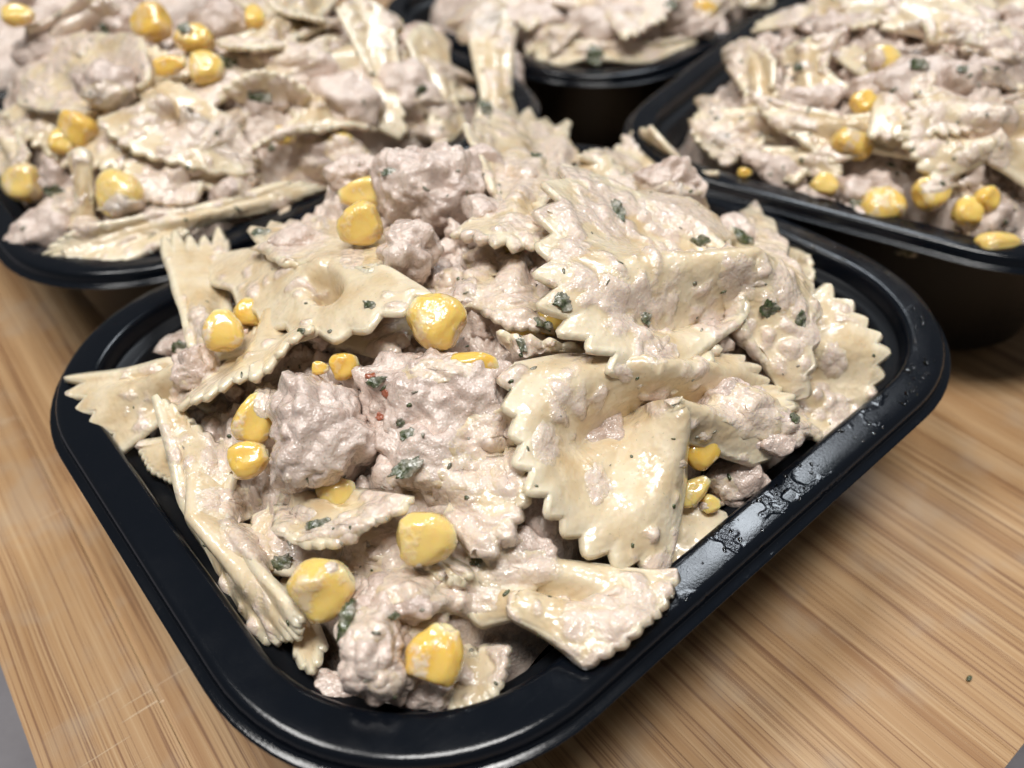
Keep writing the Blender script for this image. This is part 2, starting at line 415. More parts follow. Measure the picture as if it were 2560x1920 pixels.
# ------------------------------------------------------------------ bow tie pasta
def farfalle(C, W1, W2, seed, cov=0.45, nt=88, ns=42, th=1.7, pinch=4.2, amp=4.0, teeth=9, tooth=0.085, wave=0.8, up=None, pock=(), fp=1.5):
    """mid surface of a pinched sheet with zigzag ends; returns verts, quads, attributes (mm)"""
    C = np.array(C, float); W1 = np.array(W1, float); W2 = np.array(W2, float)
    wd = (W1[2]-W1[0])/np.linalg.norm(W1[2]-W1[0])+(W2[2]-W2[0])/np.linalg.norm(W2[2]-W2[0])
    wd /= np.linalg.norm(wd)
    ax = W2[1]-W1[1]; nrm = np.cross(ax, wd); nrm /= np.linalg.norm(nrm)+1e-9
    ref = np.array([0, 0, 1.0]) if up is None else np.array(up)
    if nrm@ref < 0: nrm = -nrm
    wmm = 0.5*(np.linalg.norm(W1[2]-W1[0])+np.linalg.norm(W2[2]-W2[0])); fw = float(np.clip(wmm/26.0, 0.2, 1.0))**1.4
    amp, wave, pinch = amp*fw, wave*fw, min(pinch, 0.22*wmm)
    t = np.linspace(-1, 1, nt); s = np.linspace(-1, 1, 2*ns+1); s = np.sign(s)*(1-(1-np.abs(s))**1.55)
    S, T = np.meshgrid(s, t, indexing='ij')
    r = np.random.default_rng(seed); ph = r.uniform(0, 6.28, 4); tph = r.uniform(0, 1)
    x = (T+1)/2*teeth+tph; tri = np.abs((x % 1)-0.5)*2
    tri = 1-tri; tri = 0.5-0.5*np.cos(math.pi*tri); tri = 0.15*tri+0.85*(1-np.abs((x % 1)-0.5)*2)
    jit = 0.75+0.5*np.sin(np.floor(x)*2.3+ph[0])**2
    A = np.abs(S)
    Se = A+(tri*jit-0.4)*1.2*tooth*sstep(A, 0.84, 1.0)
    P = np.zeros(S.shape+(3,))
    for sign, W in ((-1, W1), (1, W2)):
        m = (S*sign >= 0)[..., None]
        b0 = (T*(T-1)/2)[..., None]; b1 = (1-T*T)[..., None]; b2 = (T*(T+1)/2)[..., None]
        E = W[0]*b0+W[1]*b1+W[2]*b2
        mid = W[1]
        se = Se[..., None]
        Q = C+(mid-C)*se+(E-mid)*np.maximum(se, 1e-6)**0.58
        P = np.where(m & ((S != 0) | (sign > 0))[..., None], Q, P)
    fall = (1-np.clip(A, 0, 1))
    P += (wd*1.0)*(pinch*T*fall**3)[..., None]
    fold = np.cos(T*math.pi*1.5)*(1-0.25*T*T)
    P += nrm*(amp*fold*fall**fp)[..., None]
    L = 0.5*(np.linalg.norm(W1[1]-C)+np.linalg.norm(W2[1]-C))
    P += nrm*(wave*np.sin(T*4.1+ph[1]+S*1.5)*A**1.5+0.5*wave*np.sin(T*9+ph[2])*A**3)[..., None]
    for ps, pt, pdp, pr in pock:
        P -= nrm*(pdp*np.exp(-((S-ps)**2/(pr*1.15)**2+(T-pt)**2/pr**2)**1.6))[..., None]
    # low lumps
    fl = P.reshape(-1, 3)
    P = (fl+0.45*np.stack([gnoise(fl/9+seed*3.1+31*k, 5) for k in range(3)], 1)).reshape(P.shape)
    # normals
    dS = np.gradient(P, axis=0); dT = np.gradient(P, axis=1)
    N = np.cross(dS, dT); N /= np.linalg.norm(N, axis=2, keepdims=True)+1e-9
    if (N.reshape(-1, 3)@nrm).mean() < 0: N = -N; flip = True
    else: flip = False
    ed = np.minimum(1-np.abs(S), (1-np.abs(T))*0.8)
    edge = 1-sstep(ed, 0.0, 0.12)
    thk = th*(0.78+0.22*sstep(ed, 0.0, 0.10))*(1+0.15*fall)
    fl = P.reshape(-1, 3)
    big = fbm(fl/11+seed*7.7, 3, seed); medium = 2.2*np.abs(gnoise(fl/3.6+seed, seed+9))-0.5+0.25*gnoise(fl/2.0+seed, seed+19); fine = 2*np.abs(gnoise(fl/1.7+seed, seed+4))-0.5
    k = 0.62-1.25*cov
    s_top = sstep(big*1.25+0.42*medium, k-0.34, k+0.26).reshape(S.shape)
    s_bot = sstep(-big*1.25+0.45*medium, k-0.4, k+0.2).reshape(S.shape)
    lump = (0.42+1.15*np.maximum(medium-0.05, 0)+0.18*fine).reshape(S.shape)
    dt = s_top*lump*0.62*(1-0.55*edge)
    db = s_bot*lump*0.8*(1-0.5*edge)
    top = P+N*(thk/2+dt)[..., None]; bot = P-N*(thk/2+db)[..., None]
    R, Cn = S.shape
    idx = np.arange(R*Cn).reshape(R, Cn)
    q = np.stack([idx[:-1, :-1], idx[1:, :-1], idx[1:, 1:], idx[:-1, 1:]], -1).reshape(-1, 4)
    V = np.vstack([top.reshape(-1, 3), bot.reshape(-1, 3)])
    F = [q, q[:, ::-1]+R*Cn]
    loop = np.concatenate([idx[0, :], idx[1:, -1], idx[-1, -2::-1], idx[-2:0:-1, 0]])
    # rounded outer ring
    pf = P.reshape(-1, 3)[loop]
    cpt = np.roll(pf, -1, 0)-np.roll(pf, 1, 0)
    outw = np.cross(N.reshape(-1, 3)[loop], cpt); outw /= np.linalg.norm(outw, axis=1, keepdims=True)+1e-9
    inner = np.empty_like(pf)
    ii = np.array([(min(max(a // Cn, 2), R-3), min(max(a % Cn, 2), Cn-3)) for a in loop])
    inner = P[ii[:, 0], ii[:, 1]]
    sg = np.sign(((pf-inner)*outw).sum(1)); sg[sg == 0] = 1
    mid = pf+outw*sg[:, None]*th*0.42
    # smooth the ring to keep the corners tidy
    mid = mid*0.8+0.1*(np.roll(mid, 1, 0)+np.roll(mid, -1, 0))
    b = len(V); V = np.vstack([V, mid]); n = len(loop); j = np.arange(n); j2 = (j+1) % n
    F.append(np.stack([loop[j2], loop[j], b+j, b+j2], -1))
    F.append(np.stack([b+j2, b+j, loop[j]+R*Cn, loop[j2]+R*Cn], -1))
    F = np.vstack(F)
    # face winding: every sheet must look outwards
    nf = np.cross(V[F[:, 1]]-V[F[:, 0]], V[F[:, 2]]-V[F[:, 0]])
    nq = len(q); tn = np.vstack([N.reshape(-1, 3)]*2)
    if (nf[:nq]*N.reshape(-1, 3)[q[:, 0]]).sum(1).mean() < 0: F[:nq] = F[:nq, ::-1]
    if (nf[nq:2*nq]*N.reshape(-1, 3)[q[:, 0]]).sum(1).mean() > 0: F[nq:2*nq] = F[nq:2*nq, ::-1]
    ow = outw*sg[:, None]
    if (nf[2*nq:2*nq+n]*ow).sum(1).mean() < 0: F[2*nq:2*nq+n] = F[2*nq:2*nq+n, ::-1]
    if (nf[2*nq+n:]*ow).sum(1).mean() < 0: F[2*nq+n:] = F[2*nq+n:, ::-1]
    sa = np.concatenate([s_top.ravel(), s_bot.ravel(), 0.5*(s_top.ravel()[loop]+s_bot.ravel()[loop])*0.5])
    ea = np.concatenate([edge.ravel(), edge.ravel(), np.ones(n)])
    return V, F, {'sauce': sa, 'edge': ea}

count = [0]
def bow(key, label, C, W1, W2, cov=0.42, group=None, name='bow_tie_pasta', **kw):
    count[0] += 1
    c = hit(key, *C); a = [hit(key, *p) for p in W1]; b = [hit(key, *p) for p in W2]
    V, F, A = farfalle(c, a, b, count[0]+11, cov, **kw)
    o = mesh_obj(name, V, F, PASTA, attrs=A)
    tag(o, label, 'pasta', group or ('bow tie pasta in the %s tray' % key))
    return o

# ------------------------------------------------------------------ lumps: tuna, corn, herbs
ICO = {}; BUMPS = {}; DEFER = []
def surf(px, py):
    """visible surface point and normal at a picture position (mm)"""
    d = ray(px, py); o = CAM*MM; o = Vector((o[0], o[1], o[2]+RIM_Z*MM))
    ok, loc, nor, idx, ob, mt = sc.ray_cast(bpy.context.view_layer.depsgraph, o, Vector(d))
    if not ok: return None, None, None
    p = np.array(loc)/MM; p[2] -= RIM_Z
    n = np.array(nor); n = -n if n@d > 0 else n
    return p, n, ob
def on_frame(n, rot):
    a = math.radians(rot); e1 = RIGHT*math.cos(a)+UP*math.sin(a); n = 0.75*n-0.25*FWD; n /= np.linalg.norm(n)
    e1 = e1-n*(e1@n); e1 /= np.linalg.norm(e1); return np.stack([e1, np.cross(n, e1), n])
def ico(level):
    if level not in ICO:
        bm = bmesh.new(); bmesh.ops.create_icosphere(bm, subdivisions=level, radius=1)
        bm.verts.ensure_lookup_table()
        ICO[level] = (np.array([v.co for v in bm.verts]), np.array([[v.index for v in f.verts] for f in bm.faces])); bm.free()
    return ICO[level]
def frame(rot, tilt=0.0, spin=0.0):
    a = math.radians(rot); e1 = RIGHT*math.cos(a)+UP*math.sin(a); e2 = -RIGHT*math.sin(a)+UP*math.cos(a); e3 = -FWD
    t = math.radians(tilt); e1, e3 = e1*math.cos(t)+e3*math.sin(t), -e1*math.sin(t)+e3*math.cos(t)
    p = math.radians(spin); e2, e3 = e2*math.cos(p)+e3*math.sin(p), -e2*math.sin(p)+e3*math.cos(p)
    return np.stack([e1, e2, e3])
def tuna(key, label, px, py, rx, ry, rot=0, dh=2.0, depth=None, level=5, rough=1.0, mat=None, group=None, name='tuna_chunk', cat='tuna', outline=None, on=False, now=False):
    if on and not now:
        DEFER.append(lambda: tuna(key, label, px, py, rx, ry, rot, dh, depth, level, rough, mat, group, name, cat, outline, True, True)); return
    count[0] += 1; sd = count[0]
    if on: p, nn, _ = surf(px, py)
    else: p = hit(key, px, py, dh)
    k = pxmm(p)
    a, b = rx*k, ry*k; c = depth if depth else min(a, b)*0.85
    if not on: p = p+FWD*c*0.55
    D, F = ico(level)
    fr_ = on_frame(nn, rot) if on else frame(rot, rng.uniform(-12, 12), rng.uniform(-12, 12))
    r_ = np.random.default_rng(sd*7+1)
    sh = 1.12+0.42*fbm(D*1.15+sd*5.3, 2, sd)
    for k_ in range(9):                                  # broken faces
        pn = r_.normal(size=3); pn /= np.linalg.norm(pn); pd_ = r_.uniform(0.70, 1.0)
        dt = D@pn; lim = np.where(dt > 0.05, pd_/np.maximum(dt, 0.05), 9.0)
        sh = np.where(lim < sh, lim+0.35*(sh-lim), sh)
    if outline is not None:                              # silhouette radius as seen in the picture
        o_ = (np.array(outline, float)-(px, py))*np.array([1, -1])*k
        al = np.degrees(np.arctan2(o_[:, 1], o_[:, 0])); rr = np.hypot(o_[:, 0], o_[:, 1]); od = np.argsort(al)
        fr_ = frame(0, 0, 0); ang = np.degrees(np.arctan2(D[:, 1], D[:, 0]))
        R_ = np.interp(ang, np.r_[al[od]-360, al[od], al[od]+360], np.tile(rr[od], 3))
        sh = 0.25*sh+0.75
        pl = np.hypot(D[:, 0], D[:, 1])[:, None]**0.85; dn = D[:, :2]/np.maximum(np.hypot(D[:, 0], D[:, 1]), 1e-6)[:, None]
        V = np.concatenate([dn*pl*R_[:, None]*0.95, D[:, 2:]*c*sh[:, None]], 1)@fr_+p
    else:
        V = (D*sh[:, None]*np.array([a, b, c]))@fr_+p
    nr = (D/np.array([a, b, c]))@fr_; nr /= np.linalg.norm(nr, axis=1, keepdims=True)
    sc_ = min(1.0, min(a, b)/5.0)*rough*(min(1.0, c/4.0) if on else 1.0)
    wv = np.stack([fbm(V/4.0+sd+31*k_, 2, 3) for k_ in range(3)], 1)
    an = V+1.6*wv
    l1 = fbm(an/5.5+sd*3.3, 2, sd+2); b1 = np.abs(gnoise(an/3.4+sd*1.7, sd+5)); b2 = np.abs(gnoise(an/1.7+sd*2.9, sd+7)); b3 = np.abs(gnoise(an/0.85+sd, sd+8))
    V = V+nr*(sc_*(3.0*l1+1.6*(b1-0.25)+0.65*(b2-0.25)+0.22*(b3-0.25)))[:, None]
    if dh < 4.5 and depth is None and not on: BUMPS.setdefault(key, []).append((p[0], p[1], p[2]-0.15*c, 0.85*math.sqrt(a*b)))
    o = mesh_obj(name, V, F, mat or TUNA)
    tag(o, label, cat, group or ('tuna chunks in the %s tray' % key))
    return o
def corn(key, label, px, py, ln, wd, rot=0, dh=3.0, tilt=0, film=0.7, level=4, sink=0.55):
    """ln, wd: length along rot (towards the pointed tip) and width, in picture units"""
    count[0] += 1; sd = count[0]
    p = hit(key, px, py, dh); k = pxmm(p); a, b = ln*k/2, wd*k/2; c = b*0.78
    p = p+FWD*c*sink
    D, F = ico(level); x = D[:, 0]; r_ = np.random.default_rng(sd)
    tp = 1-0.36*sstep(x, -0.30, 1.0)
    Q = np.sign(D)*np.abs(D)**np.array([0.80, 0.72, 0.78])
    V = np.stack([Q[:, 0]*a*0.94, Q[:, 1]*b*tp, Q[:, 2]*c*tp], 1)
    V[:, 0] += a*0.16*np.exp(-((D[:, 1]**2+(D[:, 2]-0.2)**2)/0.12))*(x < 0)    # dent in the crown
    V[:, 0] -= a*0.20*np.exp(-((D[:, 1]**2+D[:, 2]**2)/0.06))*(x > 0)          # torn, cupped tip
    V[:, 2] -= c*0.22*np.exp(-(((x+0.1)/0.45)**2+(D[:, 1]/0.35)**2))*(D[:, 2] > 0)*r_.uniform(0.2, 1.0)
    V *= (1+0.17*fbm(D*1.5+sd*4.1, 3, sd))[:, None]
    fine = fbm(D*7+sd, 2, sd+3)
    V *= (1+0.012*fine)[:, None]
    V = V@frame(rot, tilt, rng.uniform(-20, 20))+p
    tip = sstep(x, 0.62, 0.98)
    o = mesh_obj('corn_kernel', V, F, CORN, attrs={'tip': tip, 'film': np.full(len(V), min(1.0, film+0.15))})
    tag(o, label, 'corn', 'corn kernels in the %s tray' % key)
    return o
def herb(key, label, px, py, rx, ry, rot=0, dh=3.0, mat=None, name='herb_fleck', cat='herb', group=None, level=3, flat=0.35, now=False):
    if not now:
        DEFER.append(lambda: herb(key, label, px, py, rx, ry, rot, dh, mat, name, cat, group, level, flat, True)); return
    count[0] += 1; sd = count[0]
    p, nn, _ = surf(px, py); k = pxmm(p); a, b = rx*k*0.52, ry*k*0.52; c = max(min(a, b)*(0.55 if flat > 0.5 else 0.12), 0.16)
    D, F = ico(4)
    pl = np.hypot(D[:, 0], D[:, 1]); an = np.stack([D[:, 0]/np.maximum(pl, 1e-6), D[:, 1]/np.maximum(pl, 1e-6), np.zeros(len(D))], 1)
    torn = 0.95+0.75*fbm(an*1.1+sd*3.7, 2, sd)+0.3*gnoise(an*3.3+sd, sd+1)
    V = np.stack([D[:, 0]*a*torn, D[:, 1]*b*torn, np.sign(D[:, 2])*np.abs(D[:, 2])**0.6*c], 1)
    V[:, 2] += 0.45*min(a, b)*(gnoise(V/max(a*0.9, 0.6)+sd, sd)+0.4*gnoise(V/0.7+sd, sd+2)*min(1, c/0.3))
    V = V@on_frame(nn, rot)+p+nn*(c*0.6+0.12)
    o = mesh_obj(name, V, F, mat or HERB)
    if cat: tag(o, label, cat, group or 'herb flecks stuck in the salad of the %s tray' % key)
    return o

def sauce_bed(key, label, nx=210, ny=176, sink=5.6):
    u = np.linspace(-1, 1, nx); v = np.linspace(-1, 1, ny); U_, V_ = np.meshgrid(u, v, indexing='ij')
    # map the square onto the rounded rectangle inside the walls
    a, b, r = HALF_A-12.5, HALF_B-12.5, RAD-12
    X = U_*a; Y = V_*b
    # pull the corners in
    cx, cy = a-r, b-r
    ex, ey = np.maximum(np.abs(X)-cx, 0), np.maximum(np.abs(Y)-cy, 0)
    d = np.hypot(ex, ey); mx = np.maximum(ex, ey); k = np.where(d > 1e-6, mx/np.maximum(d, 1e-6), 1)
    X = np.sign(X)*(np.minimum(np.abs(X), cx)+ex*k); Y = np.sign(Y)*(np.minimum(np.abs(Y), cy)+ey*k)
    px, py, pz, th = POSES[key]; c, s = math.cos(th), math.sin(th)
    WX = c*X-s*Y+px; WY = s*X+c*Y+py
    H = mound(key, WX, WY)-sink
    e = np.maximum(np.abs(U_), np.abs(V_))
    for bx, by, bz, br in BUMPS.get(key, []):        # sauce wells up round the chunks
        dd = np.hypot(WX-bx, WY-by); hb = bz-1.3*np.maximum(dd-0.8*br, 0)
        kk = np.clip(0.5+0.5*(hb-H)/2.5, 0, 1); H = np.where(dd < br*2.2+4, H*(1-kk)+hb*kk+2.5*kk*(1-kk), H)
    H = H-8*sstep(e, 0.88, 1.0)
    P = np.stack([WX, WY, H], -1).reshape(-1, 3)
    q = P*np.array([1, 1, 1.0]); sd = len(key)
    l0 = fbm(q/13+sd*9, 3, sd); l1 = fbm(q/4.5+sd, 3, sd+1); rg = np.abs(gnoise(q/2.9+sd, sd+3)); f1 = np.abs(gnoise(q/1.2, sd+5))
    inn = (1-sstep(e, 0.9, 0.99)).ravel()
    P[:, 2] += (4.0*l0+2.6*l1+2.8*rg+1.3*f1)*inn
    P[:, 0] += 0.9*fbm(q/4+55, 2, sd+6)*inn; P[:, 1] += 0.9*fbm(q/4+95, 2, sd+7)*inn
    idx = np.arange(nx*ny).reshape(nx, ny)
    F = np.stack([idx[:-1, :-1], idx[1:, :-1], idx[1:, 1:], idx[:-1, 1:]], -1).reshape(-1, 4)
    o = mesh_obj('tuna_sauce', P, F, SAUCEM)
    tag(o, label, 'sauce', kind='stuff')
    return o
def crumbs(key, label, n, seed):
    r = np.random.default_rng(seed); D, F = ico(3); VV, FF = [], []
    px, py, pz, th = POSES[key]; c, s = math.cos(th), math.sin(th)
    for i in range(n):
        lx, ly = r.uniform(-52, 52), r.uniform(-40, 40)
        x, y = c*lx-s*ly+px, s*lx+c*ly+py
        z = float(mound(key, np.array([x]), np.array([y]))[0])-r.uniform(2.5, 6.0)
        rad = r.uniform(1.2, 3.6)*r.uniform(0.55, 1.45, 3)
        V = D*(1+0.8*fbm(D*1.3+i*3.7, 2, i))[:, None]*rad
        V = V+D*(1.3*(np.abs(gnoise(V/1.5+i, 5))-0.25))[:, None]
        FF.append(F+len(D)*i); VV.append(V+np.array([x, y, z]))
    o = mesh_obj('tuna_crumbs', np.vstack(VV), np.vstack(FF), TUNA)
    tag(o, label, 'tuna', kind='stuff')
crumbs('front', 'loose crumbs of tuna filling the gaps of the front salad', 130, 3)
crumbs('left', 'loose crumbs of tuna in the left tray', 160, 4)
crumbs('right', 'loose crumbs of tuna in the right tray', 260, 5)
crumbs('middle', 'loose crumbs of tuna in the middle tray', 60, 6)
crumbs('back', 'loose crumbs of tuna in the tray behind the left one', 60, 9)
crumbs('far', 'loose crumbs of tuna in the farthest tray', 60, 8)

#@@FOOD@@
# ------------------------------------------------------------------ salad in the front tray (picture x, y, mm above the mound)
B = bow
B('front', 'bow tie with a deep round pocket, just left of the topmost corn pair', (705, 578, 3), [(432, 562, 3), (640, 712, 2), (922, 640, 4)], [(540, 500, 0), (700, 478, 1), (860, 530, 0)], 0.25, amp=0.6, pinch=8, tooth=0.12, teeth=8, nt=120, ns=66, pock=((-0.30, 0.12, 13.0, 0.19),))
B('front', 'pale pasta wing standing upright at the left above the rim', (455, 748, -2), [(352, 538, 7), (415, 528, 8), (492, 518, 6)], [(430, 800, -7), (480, 810, -8), (530, 790, -8)], 0.15, tooth=0.16, teeth=5)
B('front', 'smooth pale pasta wing poking out over the left rim', (395, 815, -1), [(168, 818, 4), (188, 890, 3), (262, 975, 0)], [(470, 760, -6), (500, 830, -7), (470, 900, -7)], 0.12, tooth=0.2, teeth=4)
B('front', 'curled yellowish pasta with a ribbed lower edge under the pocketed bow tie', (600, 712, -3), [(378, 892, 1), (520, 818, 5), (672, 712, 3)], [(570, 670, -6), (640, 668, -8), (720, 680, -8)], 0.12, tooth=0.10, teeth=10)
B('front', 'long pasta seen edge on along the left inner wall', (440, 1120, 1), [(335, 858, 5), (425, 925, 0), (505, 1010, -3)], [(545, 1370, -8), (615, 1372, 0), (652, 1330, 2)], 0.35, tooth=0.05)
B('front', 'thin curved pasta edge below the big grey tuna lump', (660, 1085, -3), [(598, 1148, 2), (730, 1168, 4), (886, 1078, 4)], [(600, 1040, -7), (680, 1020, -8), (780, 1010, -8)], 0.45, tooth=0.05)
B('front', 'large bow tie in the centre with its zigzag edge facing the front rim', (1405, 862, 2), [(1108, 782, 4), (1168, 1075, 5), (1440, 1236, 2)], [(1560, 770, -1), (1700, 868, 0), (1640, 1000, 3)], 0.22, amp=-6.0, fp=1.1, nt=120, ns=62, tooth=0.075, teeth=10, pock=((-0.35, -0.35, 3.5, 0.35), (-0.45, 0.45, 2.5, 0.25)))
B('front', 'biggest bow tie, sauce coated, on top at the right', (1590, 600, 4), [(1228, 362, 6), (1188, 610, 9), (1388, 832, 3)], [(1630, 440, 3), (1745, 640, 3), (1722, 872, -2)], 0.45, nt=120, ns=62, tooth=0.09, teeth=9, amp=6.0, fp=1.0, pock=((-0.40, 0.30, 4.0, 0.28),))
B('front', 'pasta wing with scalloped edge beside the right inner wall', (1700, 770, -3), [(1778, 622, 3), (1892, 745, 4), (1862, 895, -2)], [(1600, 690, -8), (1570, 780, -9), (1620, 860, -8)], 0.40, tooth=0.11, teeth=7)
B('front', 'pasta wing with a toothed top edge at the back, behind the tuna heap', (1130, 420, -2), [(1008, 275, 4), (1110, 250, 7), (1228, 272, 6)], [(1040, 480, -6), (1130, 500, -6), (1230, 470, -6)], 0.35, tooth=0.12, teeth=6)
B('front', 'pointed pasta wing at the back next to the right tray', (1470, 395, -1), [(1262, 348, 2), (1345, 312, 5), (1408, 276, 7)], [(1450, 450, -5), (1540, 440, -5), (1545, 375, -3)], 0.35, tooth=0.10, teeth=7)
B('front', 'flat pasta strip left of the biggest bow tie, teeth pointing to the front', (1120, 440, 2), [(982, 500, 4), (1080, 526, 5), (1198, 522, 4)], [(1060, 400, 0), (1130, 385, 0), (1210, 400, 0)], 0.45, tooth=0.10, teeth=6)
B('front', 'sauce smeared pasta in the hollow left of the biggest bow tie', (1110, 600, -1), [(1010, 590, 0), (1085, 702, 1), (1225, 690, 0)], [(1040, 545, -5), (1130, 530, -6), (1220, 560, -6)], 0.62, tooth=0.04)
B('front', 'short toothed pasta edge peeping out under the biggest bow tie', (1190, 800, -4), [(1082, 735, 1), (1150, 735, 3), (1262, 762, 1)], [(1100, 850, -8), (1180, 860, -9), (1270, 850, -9)], 0.30, tooth=0.16, teeth=5)
B('front', 'hidden pasta showing only its teeth between the two largest bow ties', (1440, 745, -5), [(1390, 838, 0), (1490, 812, 2), (1545, 742, 1)], [(1420, 660, -8), (1480, 650, -9), (1540, 660, -9)], 0.25, tooth=0.16, teeth=6)
B('front', 'broad pasta lying over the front inner corner and touching the rim', (1140, 1270, 1), [(1464, 1236, 6), (1392, 1345, 7), (1265, 1432, 6)], [(1090, 1180, -4), (990, 1250, -2), (1040, 1350, -2)], 0.35, amp=-2.5, fp=1.6, tooth=0.03, wave=1.4, nt=110, ns=56, pock=((-0.25, -0.2, 3.0, 0.3),))
B('front', 'sauce covered pasta with square teeth left of the central bow tie', (985, 1055, 0), [(1148, 985, 3), (1122, 1100, 4), (1030, 1205, 3)], [(900, 960, -6), (860, 1040, -7), (900, 1130, -7)], 0.60, tooth=0.14, teeth=6)
B('front', 'pale rounded pasta teeth tucked against the front right wall', (1430, 1120, -5), [(1570, 1110, -2), (1520, 1190, -1), (1445, 1228, -2)], [(1380, 1040, -9), (1330, 1090, -9), (1340, 1170, -9)], 0.15, tooth=0.12, teeth=5)
B('front', 'small pasta point below the bright corn kernel in front', (900, 1190, -3), [(925, 1225, 1), (978, 1258, 1), (1008, 1232, 1)], [(860, 1120, -7), (910, 1110, -7), (960, 1130, -7)], 0.25, tooth=0.14, teeth=4)
B('front', 'tan pasta low against the right inner wall below the scalloped wing', (1730, 850, -5), [(1738, 950, -3), (1830, 915, -2), (1868, 835, -3)], [(1640, 830, -9), (1650, 780, -9), (1700, 760, -9)], 0.40, tooth=0.05)
B('front', 'small pasta tip jutting out behind the biggest bow tie', (1660, 545, -4), [(1690, 515, -2), (1748, 572, -1), (1738, 598, -2)], [(1600, 500, -7), (1590, 540, -7), (1620, 590, -7)], 0.2, tooth=0.05, pinch=3)
B('front', 'grey shaded pasta deep in the front corner of the tray', (1000, 1440, -6), [(975, 1530, -4), (1060, 1500, -2), (1100, 1400, -3)], [(900, 1380, -9), (940, 1350, -9), (1000, 1360, -9)], 0.35, tooth=0.06)
B('front', 'pale ribbed pasta end squeezed into the left front corner', (650, 1330, -7), [(640, 1410, -3), (672, 1440, -2), (700, 1400, -4)], [(600, 1260, -9), (640, 1250, -9), (690, 1270, -9)], 0.1, tooth=0.12, teeth=4)
B('front', 'brownish pasta bent around a gap left of the big grey tuna lump', (430, 960, -4), [(300, 960, -1), (330, 1010, -2), (380, 1040, -4)], [(470, 900, -6), (500, 960, -7), (480, 1010, -7)], 0.35, tooth=0.06)

T = tuna
T('front', 'tall heap of tuna paste at the back, behind the pocketed bow tie', 925, 410, 135, 105, 10, 4, depth=11, level=6, outline=[(800, 335), (860, 310), (930, 300), (1010, 305), (1050, 350), (1065, 430), (1030, 480), (960, 510), (880, 490), (800, 450), (790, 390)])
T('front', 'blocky tuna piece on the near side of the tall tuna heap', 868, 540, 62, 78, 8, 4, depth=7, outline=[(830, 480), (900, 470), (935, 500), (930, 590), (880, 612), (815, 605), (808, 560), (825, 520)])
T('front', 'small tuna lump left of the corn pair at the top of the heap', 765, 368, 58, 42, 20, 3)
T('front', 'crumbly tuna at the right of the tall heap', 1030, 370, 52, 62, -20, 3)
T('front', 'pebble sized tuna bit on the flat strip near the biggest bow tie', 1040, 455, 40, 34, 0, 4, depth=3, rough=0.8, on=True)
T('front', 'big smooth grey lavender tuna lump in the middle left', 688, 940, 128, 142, 20, 6, depth=10, level=6, rough=0.85, outline=[(600, 788), (650, 792), (690, 830), (740, 850), (760, 900), (818, 930), (815, 985), (770, 1030), (700, 1075), (620, 1085), (556, 1068), (560, 1010), (590, 960), (570, 900), (585, 840)])
T('front', 'wide pinkish tuna mass in the centre with green and red specks', 940, 890, 195, 128, -8, 1, depth=8, level=6, outline=[(750, 800), (820, 770), (900, 750), (1000, 760), (1090, 780), (1130, 850), (1150, 920), (1130, 990), (1060, 1010), (960, 1010), (860, 1000), (790, 960), (770, 880)])
T('front', 'tuna slope running down below the central mass', 960, 1010, 150, 70, -25, 1, depth=6)
T('front', 'knobbly tuna column standing in the front corner', 800, 1425, 82, 118, 12, 4, depth=8, level=6, outline=[(770, 1290), (830, 1280), (870, 1330), (880, 1420), (890, 1500), (860, 1538), (780, 1520), (730, 1490), (720, 1420), (740, 1350)])
T('front', 'tuna ridge between the two front corn kernels', 880, 1300, 95, 55, 10, 2, depth=6)
T('front', 'tuna clump right of the front corn, under the broad pasta', 1130, 1215, 85, 60, -10, 0)
T('front', 'shaded tuna in the hollow left of the central bow tie', 1165, 1110, 45, 60, 0, -1)
T('front', 'pink tuna spread over the right wing of the central bow tie', 1610, 895, 120, 82, -25, 3, depth=5, level=6, outline=[(1500, 850), (1560, 800), (1630, 830), (1690, 880), (1748, 930), (1735, 970), (1670, 1000), (1590, 985), (1540, 940), (1490, 900)])
T('front', 'grey tuna nub behind the biggest bow tie', 1455, 385, 72, 46, -15, 5)
T('front', 'small tuna lump behind the pale wing at the left rim', 415, 800, 48, 45, 0, 2, depth=4)
T('front', 'tuna stuck on the rear of the pocketed bow tie', 640, 522, 62, 34, 12, 4, depth=2.6, rough=0.8, on=True)
T('front', 'tuna shreds in the gap under the central bow tie by the right wall', 1590, 1045, 60, 50, 20, -3)
T('front', 'tuna clot beside the hidden corn near the right wall', 1680, 960, 40, 28, 0, 1, depth=2, on=True)
T('front', 'dim tuna chunk in the hole left of the big grey lump', 465, 940, 38, 45, 0, -5)
T('front', 'tuna under the hollow right of the topmost lone corn kernel', 1040, 660, 62, 42, 0, -1)
T('front', 'tuna bits at the foot of the front column', 905, 1500, 60, 38, 0, -3)
T('front', 'tuna strip along the front wall near the corner', 720, 1490, 55, 34, -38, -4)

C = corn
C('front', 'large golden corn kernel at the tip of the pocketed bow tie', 938, 690, 140, 128, 150, 6, film=0.45)
C('front', 'rounded corn kernel, lower of the pair on the tall tuna heap', 772, 482, 112, 96, 200, 6, film=0.4)
C('front', 'sauce coated corn kernel, upper of the pair on the tall tuna heap', 790, 412, 140, 68, 190, 6, film=1.0)
C('front', 'pale corn kernel at the foot of the upright pasta wing', 474, 712, 104, 88, 95, 4, film=0.9)
C('front', 'corn kernel hidden behind the pocketed bow tie', 535, 672, 70, 70, 90, 0, film=0.7)
C('front', 'flat corn kernel set into the top of the central tuna mass', 1018, 796, 138, 78, 10, 4, film=0.9)
C('front', 'small dark corn kernel behind the big grey tuna lump', 742, 790, 72, 62, 20, 1, film=0.3)
C('front', 'upright corn kernel coated in sauce left of the big grey tuna lump', 545, 905, 132, 88, 70, 3, film=1.0)
